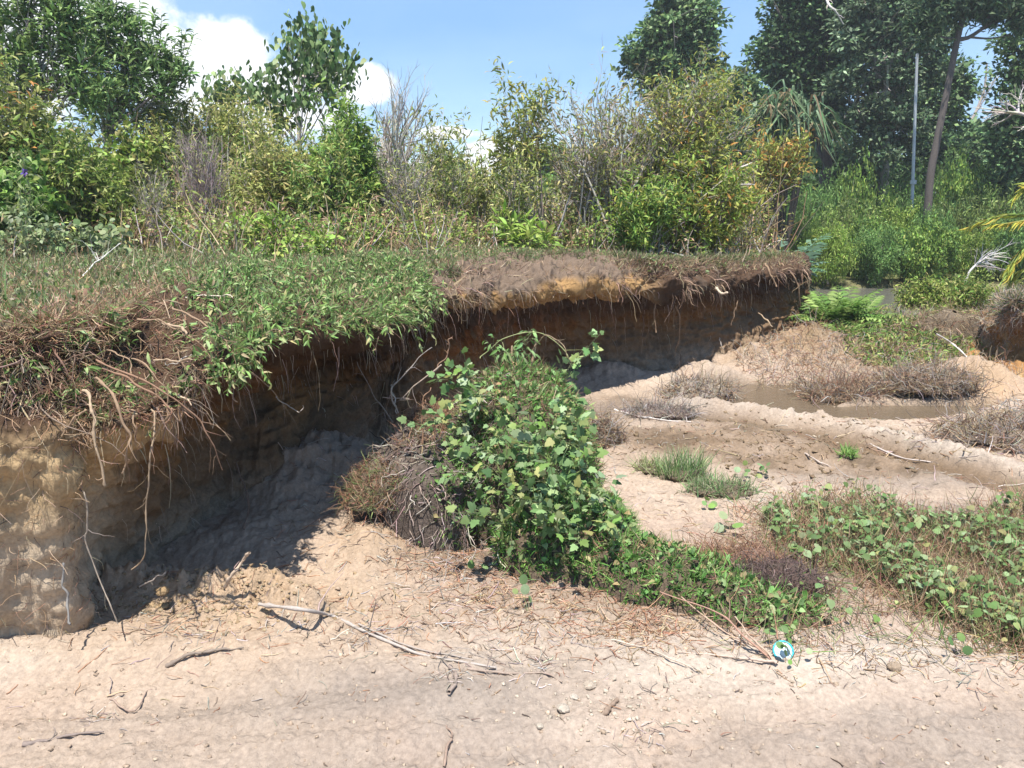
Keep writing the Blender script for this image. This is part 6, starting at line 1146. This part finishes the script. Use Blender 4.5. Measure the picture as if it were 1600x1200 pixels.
protos = [bush_proto(220, LIME, LONGL, (.055, .095)), bush_proto(221, [(.10, .19, .05), (.15, .26, .07), (.20, .32, .10)], LONGL, (.06, .10)), bush_proto(222, [(.18, .25, .07), (.25, .32, .11), (.13, .19, .05)], NARROW, (.07, .12)), bush_proto(223, MID + LIME, OVATE, (.05, .085))]
used = set()
def put_bush(k, px, Y, ytop, wpx, label, grp='light green bushes across the swamp'):
    src = protos[k]; x = atY(px, 380, Y)[0]; z = float(floor_z(x, Y)[0]); 
    if k in used:
        r = src.copy(); COL.objects.link(r)
        for ch in src.children: c = ch.copy(); COL.objects.link(c); c.parent = r
    else: r = src; used.add(k)
    b = np.array([x, Y, z - .05]); H = atY(px, ytop, Y)[2] - b[2]; w_ = wpx * mpp(b)
    r.location = [float(v) for v in b]; r.scale = (w_, w_ * .9, H); r.rotation_euler = (0, 0, (px * 7 % 63) / 10); tag(r, label, 'bush', grp)
for k, px, Y, yt, w_, lb in (
    (0, 1290, 17.9, 352, 52, 'lime bush at the water edge just right of the bank end'), (1, 1370, 18.2, 360, 55, 'leafy green bush at the water edge, right of the lime one'), (3, 1450, 18.2, 352, 55, 'deep green bush at the middle of the swamp edge'),
    (0, 1530, 18.4, 362, 52, 'lime bush at the swamp edge behind the bleached dead shrub'), (1, 1610, 17.8, 340, 60, 'bush at the swamp edge cut by the right side of the picture'), (2, 1245, 19, 340, 45, 'yellowish bush half hidden behind the right end of the bank'),
    (2, 1320, 20.5, 322, 62, 'yellow-green bush in the second row left of the pole foot'), (0, 1400, 20.8, 318, 58, 'lime bush right at the foot of the pole'), (2, 1480, 20.5, 318, 62, 'yellow-green bush in the second row below the leaning trunk'), (2, 1565, 20.5, 305, 66, 'wide yellow-green bush below the right edge palms'),
    (1, 1260, 22, 300, 52, 'green bush below the strap-leaved palm'), (3, 1325, 23.5, 268, 42, 'tall rounded green bush left of the pole'), (1, 1290, 24, 292, 46, 'dark bush left of the tall rounded green one'), (1, 1400, 24, 285, 48, 'green bush behind the pole, under the trailing vines'),
    (3, 1500, 22.5, 262, 50, 'tall green bush right of the leaning trunk base'), (1, 1560, 24, 268, 50, 'dark green bush in front of the trees at the right edge'), (3, 1630, 22, 270, 60, 'tall bush at the right border, in front of the dark tree'), (1, 1455, 19.4, 338, 48, 'mid green bush in front of the leaning trunk'), (3, 1350, 19.5, 345, 46, 'dense green bush between the yellow-green ones and the water'),
    (1, 1462, 25, 265, 38, 'green bush filling the gap behind the leaning trunk'), (1, 1190, 20.5, 338, 46, 'green bush seen over the bank end below the orange-flecked shrub'), (0, 1140, 22, 345, 46, 'lime bush seen between bleached limbs over the bank'), (3, 1680, 19.5, 320, 70, 'bush just beyond the right border')): put_bush(k, px, Y, yt, w_, lb)

# fern clump, green mound and swamp-side plants
rs = RS(240)
def frond_plant(name, label, p, n, L0, cols, seed, up_=.7, w_=.10, cat='fern', k=12, yellow=None, rot=None, group=None, pinw=.16):
    rs = RS(seed); root = empty(name, p); tag(root, label, cat, group); ml = MB(); ms = MB()
    a = rs.uniform(0, 2 * math.pi, n) if rot is None else rs.uniform(rot[0], rot[1], n); L_ = L0 * rs.uniform(.65, 1.1, n); e = rs.uniform(up_ * .5, up_ * 1.2, n); t = np.linspace(0, 1, 12)
    o_ = np.stack([np.cos(a), np.sin(a), 0 * a], 1); C_ = o_[:, None] * (L_[:, None] * t * .8)[..., None] + np.stack([0 * t, 0 * t, t], 1)[None] * (L_ * e)[:, None, None] - np.array([0, 0, 1.]) * (L_[:, None] * t[None] ** 2.4 * .5)[..., None] + .06 * rs.randn(n, 1, 3) * [1, 1, 0]
    tubes(ms, C_, np.full((n, 12), .004 * L0 / .5) * np.linspace(1, .3, 12), 3, pal(rs, n, cols)); ms.build('stems', M_TWIG, root)
    for sgn in (-1, 1):
        tt = np.linspace(.15, .98, k); i = (tt * 11).astype(int); P = C_[:, i].reshape(-1, 3); T_ = unit(C_[:, np.minimum(i + 1, 11)] - C_[:, i - 1]).reshape(-1, 3); S_ = unit(np.cross(T_, [0, 0, 1.])) * sgn; D = unit(S_ + .55 * T_ + [0, 0, -.15] + .08 * rs.randn(len(P), 3)); Nn = np.cross(S_, T_) * sgn; X_ = unit(np.cross(D, Nn)); fr = np.stack([X_, D, np.cross(X_, D)], -1)
        s = np.tile(np.sin(np.pi * (.15 + .8 * tt)) , n) * np.repeat(L_, k) * w_ * 2.2; scatter(ml, NARROW, P, fr, np.stack([s * pinw / .16 * 1.2, s, s], 1), np.repeat(pal(rs, n, cols if yellow is None else yellow), k, 0))
    ml.build('fronds', M_LEAF, root)
FERN = [(.13, .23, .05), (.18, .29, .07), (.10, .17, .04), (.24, .33, .10)]
def gz(px, Y): x = atY(px, 500, Y)[0]; return np.array([x, Y, float(floor_z(x, Y)[0])])
for i, (lb, px, Y, n, L0) in enumerate((('bright green fern nearest to the bank end', 1272, 9.4, 44, .52), ('large bright fern with arching fronds right of the first one', 1300, 8.9, 64, .62), ('bright fern at the right of the fern clump', 1336, 9.0, 44, .48), ('fern at the back of the fern clump, against the swamp', 1316, 9.8, 56, .60), ('small fern low in front of the fern clump', 1330, 8.4, 34, .40))):
    frond_plant('fern', lb, gz(px, Y), n, L0, FERN, 241 + i, 1.05, .11, group='fern clump at the end of the bank')
frond_plant('young_palm', 'low young palm with bluish fan of leaves behind the end of the bank', gz(1200, 15.5) * [1, 1, 1] + [0, 0, .25], 34, 1.5, [(.10, .20, .13), (.15, .27, .18), (.08, .15, .09)], 212, 1.1, .12, cat='palm')
def mound_cover():
    rs = RS(250); mb = MB(); ms = MB(); n = 66000; x = rs.uniform(2.3, 7.2, n); y = rs.uniform(6.9, 12.2, n); z = floor_z(x, y); u, v = px_of(x, y, z)
    edge = fbm(x * 1.5, y * 1.5, o=3, seed=251)
    green = (x > 3.45 + .25 * edge + .10 * (y - 7)) & (y > 7.5 + .5 * edge) & (swamp_m(x, y) > 1.02) & (x < 6.6); k = green & (rs.rand(n) < .80 + .8 * edge); P = np.stack([x[k], y[k], z[k] + rs.uniform(0, .10, k.sum())], 1); m = len(P)
    scatter(mb, LONGL, P, frames(rs.randn(m, 3) + [0, 0, .3], rs, .4), rs.uniform(.03, .085, m), pal(rs, m, MID + OLIVE + [(.18, .26, .10), (.22, .18, .11)]))
    k = (x > 2.3 + .4 * edge) & (y > 7.0 + .3 * edge) & (rs.rand(n) < .16 + .4 * np.clip(-edge, 0, 1) + .25 * (y < 8.1)) & (swamp_m(x, y) > 1.02); P = np.stack([x[k], y[k], z[k]], 1); m = len(P); pts, rad = grow(P, rs.randn(m, 3) * .8 + [0, -.2, .5], rs.uniform(.06, .28, m), np.full(m, .0028), 5, .35, (0, 0, -.7), rs, .4); tubes(ms, pts, rad, 3, pal(rs, m, STRAW + GREYW + RUST))
    o = mb.build('mound_cover', M_LEAF); tag(o, 'leafy green ground cover on the mound between puddle and swamp', 'ground cover', kind='stuff')
    o = ms.build('mound_straw', M_TWIG); tag(o, 'dead straw and stems drooping over the edge of the green mound', 'straw', kind='stuff')
mound_cover()
tussock('straw_drape', 'straw draped over the crest of the green mound', 'straw', gz(1490, 8.6) + [0, 0, .02], .5, .3, .25, 1800, STRAW + [(.45, .36, .24)], rs, .08, .22, .005, bias=(0, -.5, -.2))
for i, (lb, px, Y, yt, wpx, cols) in enumerate((('yellow-green weedy bush left of the bleached stick, in front of the swamp', 1440, 11.8, 438, 42, LIME + OLIVE), ('wispy green bush in the middle of the strip before the swamp', 1490, 12.2, 425, 44, OLIVE + MID), ('low yellow-flowered weeds right of the wispy green bush', 1545, 12.6, 448, 40, LIME + [(.45, .45, .06)]), ('grey-green weeds behind the right-hand bank', 1590, 11.6, 440, 36, OLIVE))):
    b = gz(px, Y); H = atY(px, yt, Y)[2] - b[2]; r_ = wpx * mpp(b); root = empty('weed_bush', b); tag(root, lb, 'bush'); tips = crown_pts(60, rs, (0, 0, H * .5), (r_, r_ * .7, H * .5), .3); tips[:, 2] = np.maximum(tips[:, 2], .08)
    wood_and_leaves(root, np.stack([r_ * .6 * rs.randn(60), r_ * .4 * rs.randn(60), np.zeros(60)], 1), tips, rs, .006, nleaf=5200, leaf=NARROW, ls=(.05, .10), cols=cols, wood=OLIVE + STRAW)
b = gz(1520, 12.8); root = empty('dead_shrub', b); tag(root, 'small bleached leafless shrub leaning over the swamp edge', 'shrub'); K = np.array([atY(1502, 462, 12.8), atY(1515, 425, 12.8), atY(1536, 405, 12.8)]) - b; mb = MB(); P = crom(K, 10); tubes(mb, P[None], np.linspace(.025, .015, 10)[None], 6, np.array([(.60, .57, .54)]))
T_ = np.array([atY(a, c, 12.8 + rs.uniform(-.2, .2)) for a, c in [(rs.uniform(1525, 1585), rs.uniform(378, 425)) for _ in range(16)]]) - b; s = np.linspace(0, 1, 7)[None, :, None]; st = P[rs.randint(6, 10, 16)]; mid = (st + T_) / 2 + [0, 0, .06]; pts = (1 - s) ** 2 * st[:, None] + 2 * s * (1 - s) * mid[:, None] + s ** 2 * T_[:, None]; rad = np.full((16, 7), .008) * np.linspace(1, .4, 7); tubes(mb, pts, rad, 4, pal(rs, 16, [(.55, .52, .50)]))
p, d, l, r = kids(pts, rad, 6, .2, 1, .5, .4, .6, rs, np.linalg.norm(T_ - st, axis=1)); q, rq = grow(p, d, l, r, 4, .15, (0, 0, 0), rs); tubes(mb, q, rq, 3, pal(rs, len(p), [(.5, .47, .45)])); mb.build('branches', M_TWIG, root)
# yellowing palm fronds at the right edge
def palm(label, px, py, Y, fr_, cols, seed):
    rs = RS(seed); c0 = atY(px, py, Y); b = gz(px, Y); root = empty('palm', b); tag(root, label, 'palm'); ml = MB(); ms = MB(); tubes(ms, np.array([np.linspace((0, 0, -.1), c0 - b, 8)]), np.linspace(.10, .07, 8)[None], 8, np.array([(.22, .18, .13)])); ms.build('trunk', M_BARK, root)
    for pts in fr_:
        C_ = crom(np.array([c0 - b] + [atY(x_, y_, Y + d_) - b for x_, y_, d_ in pts]), 24); col = pal(rs, 1, cols); tubes(ml, C_[None], (np.linspace(.020, .007, 24))[None], 4, col); T_ = unit(np.gradient(C_, axis=0))
        for sgn in (-1, 1):
            i = np.repeat(np.arange(3, 23), 2); P = C_[i]; S_ = unit(np.cross(T_[i], [0, 0, 1.]) * sgn); D = unit(S_ * .25 + 1.2 * T_[i] + [0, 0, -.25] + .12 * rs.randn(len(i), 3)); s = rs.uniform(.14, .26, len(i)); scatter(ml, LONGL, P, frames(D, rs, .3), np.stack([s * .35, s, s], 1), pal(rs, len(i), cols))
    ml.build('fronds', M_LEAF, root)
palm('young palm with yellowing fronds reaching in from the right edge', 1690, 400, 9.5, [[(1640, 350, 0), (1580, 335, .2), (1520, 352, .3)], [(1640, 335, 0), (1600, 345, -.2), (1555, 352, -.3)], [(1640, 375, 0), (1600, 390, -.1), (1578, 425, -.2)], [(1650, 400, 0), (1600, 420, 0), (1575, 450, 0)], [(1660, 330, 0), (1620, 290, 0), (1595, 300, 0)]], [(.42, .40, .06), (.34, .38, .08), (.24, .32, .07), (.46, .36, .06)], 260)

# ------------------------------------------------------------------ thin haze volume, added to imitate lens veiling
def haze():
    x0, x1, y0, y1, z0, z1 = -70, 70, -12, 90, -1.6, 24
    me = bpy.data.meshes.new('haze'); v = [(x, y, z) for z in (z0, z1) for y in (y0, y1) for x in (x0, x1)]
    me.from_pydata(v, [], [(0, 2, 3, 1), (4, 5, 7, 6), (0, 1, 5, 4), (2, 6, 7, 3), (0, 4, 6, 2), (1, 3, 7, 5)]); me.update()
    m = bpy.data.materials.new('lens_veil'); m.use_nodes = True; t = m.node_tree; n = t.nodes
    for q in list(n): n.remove(q)
    o = n.new('ShaderNodeOutputMaterial'); p = n.new('ShaderNodeVolumePrincipled'); p.inputs['Color'].default_value = (.95, .97, 1.0, 1); p.inputs['Density'].default_value = HAZE_D; p.inputs['Anisotropy'].default_value = .3
    t.links.new(p.outputs[0], o.inputs['Volume']); me.materials.append(m); h = bpy.data.objects.new('haze', me); COL.objects.link(h); tag(h, 'faint pale haze volume over the gully, added as a lens veil', 'haze', kind='stuff')
HAZE_D = 0.0016
haze()
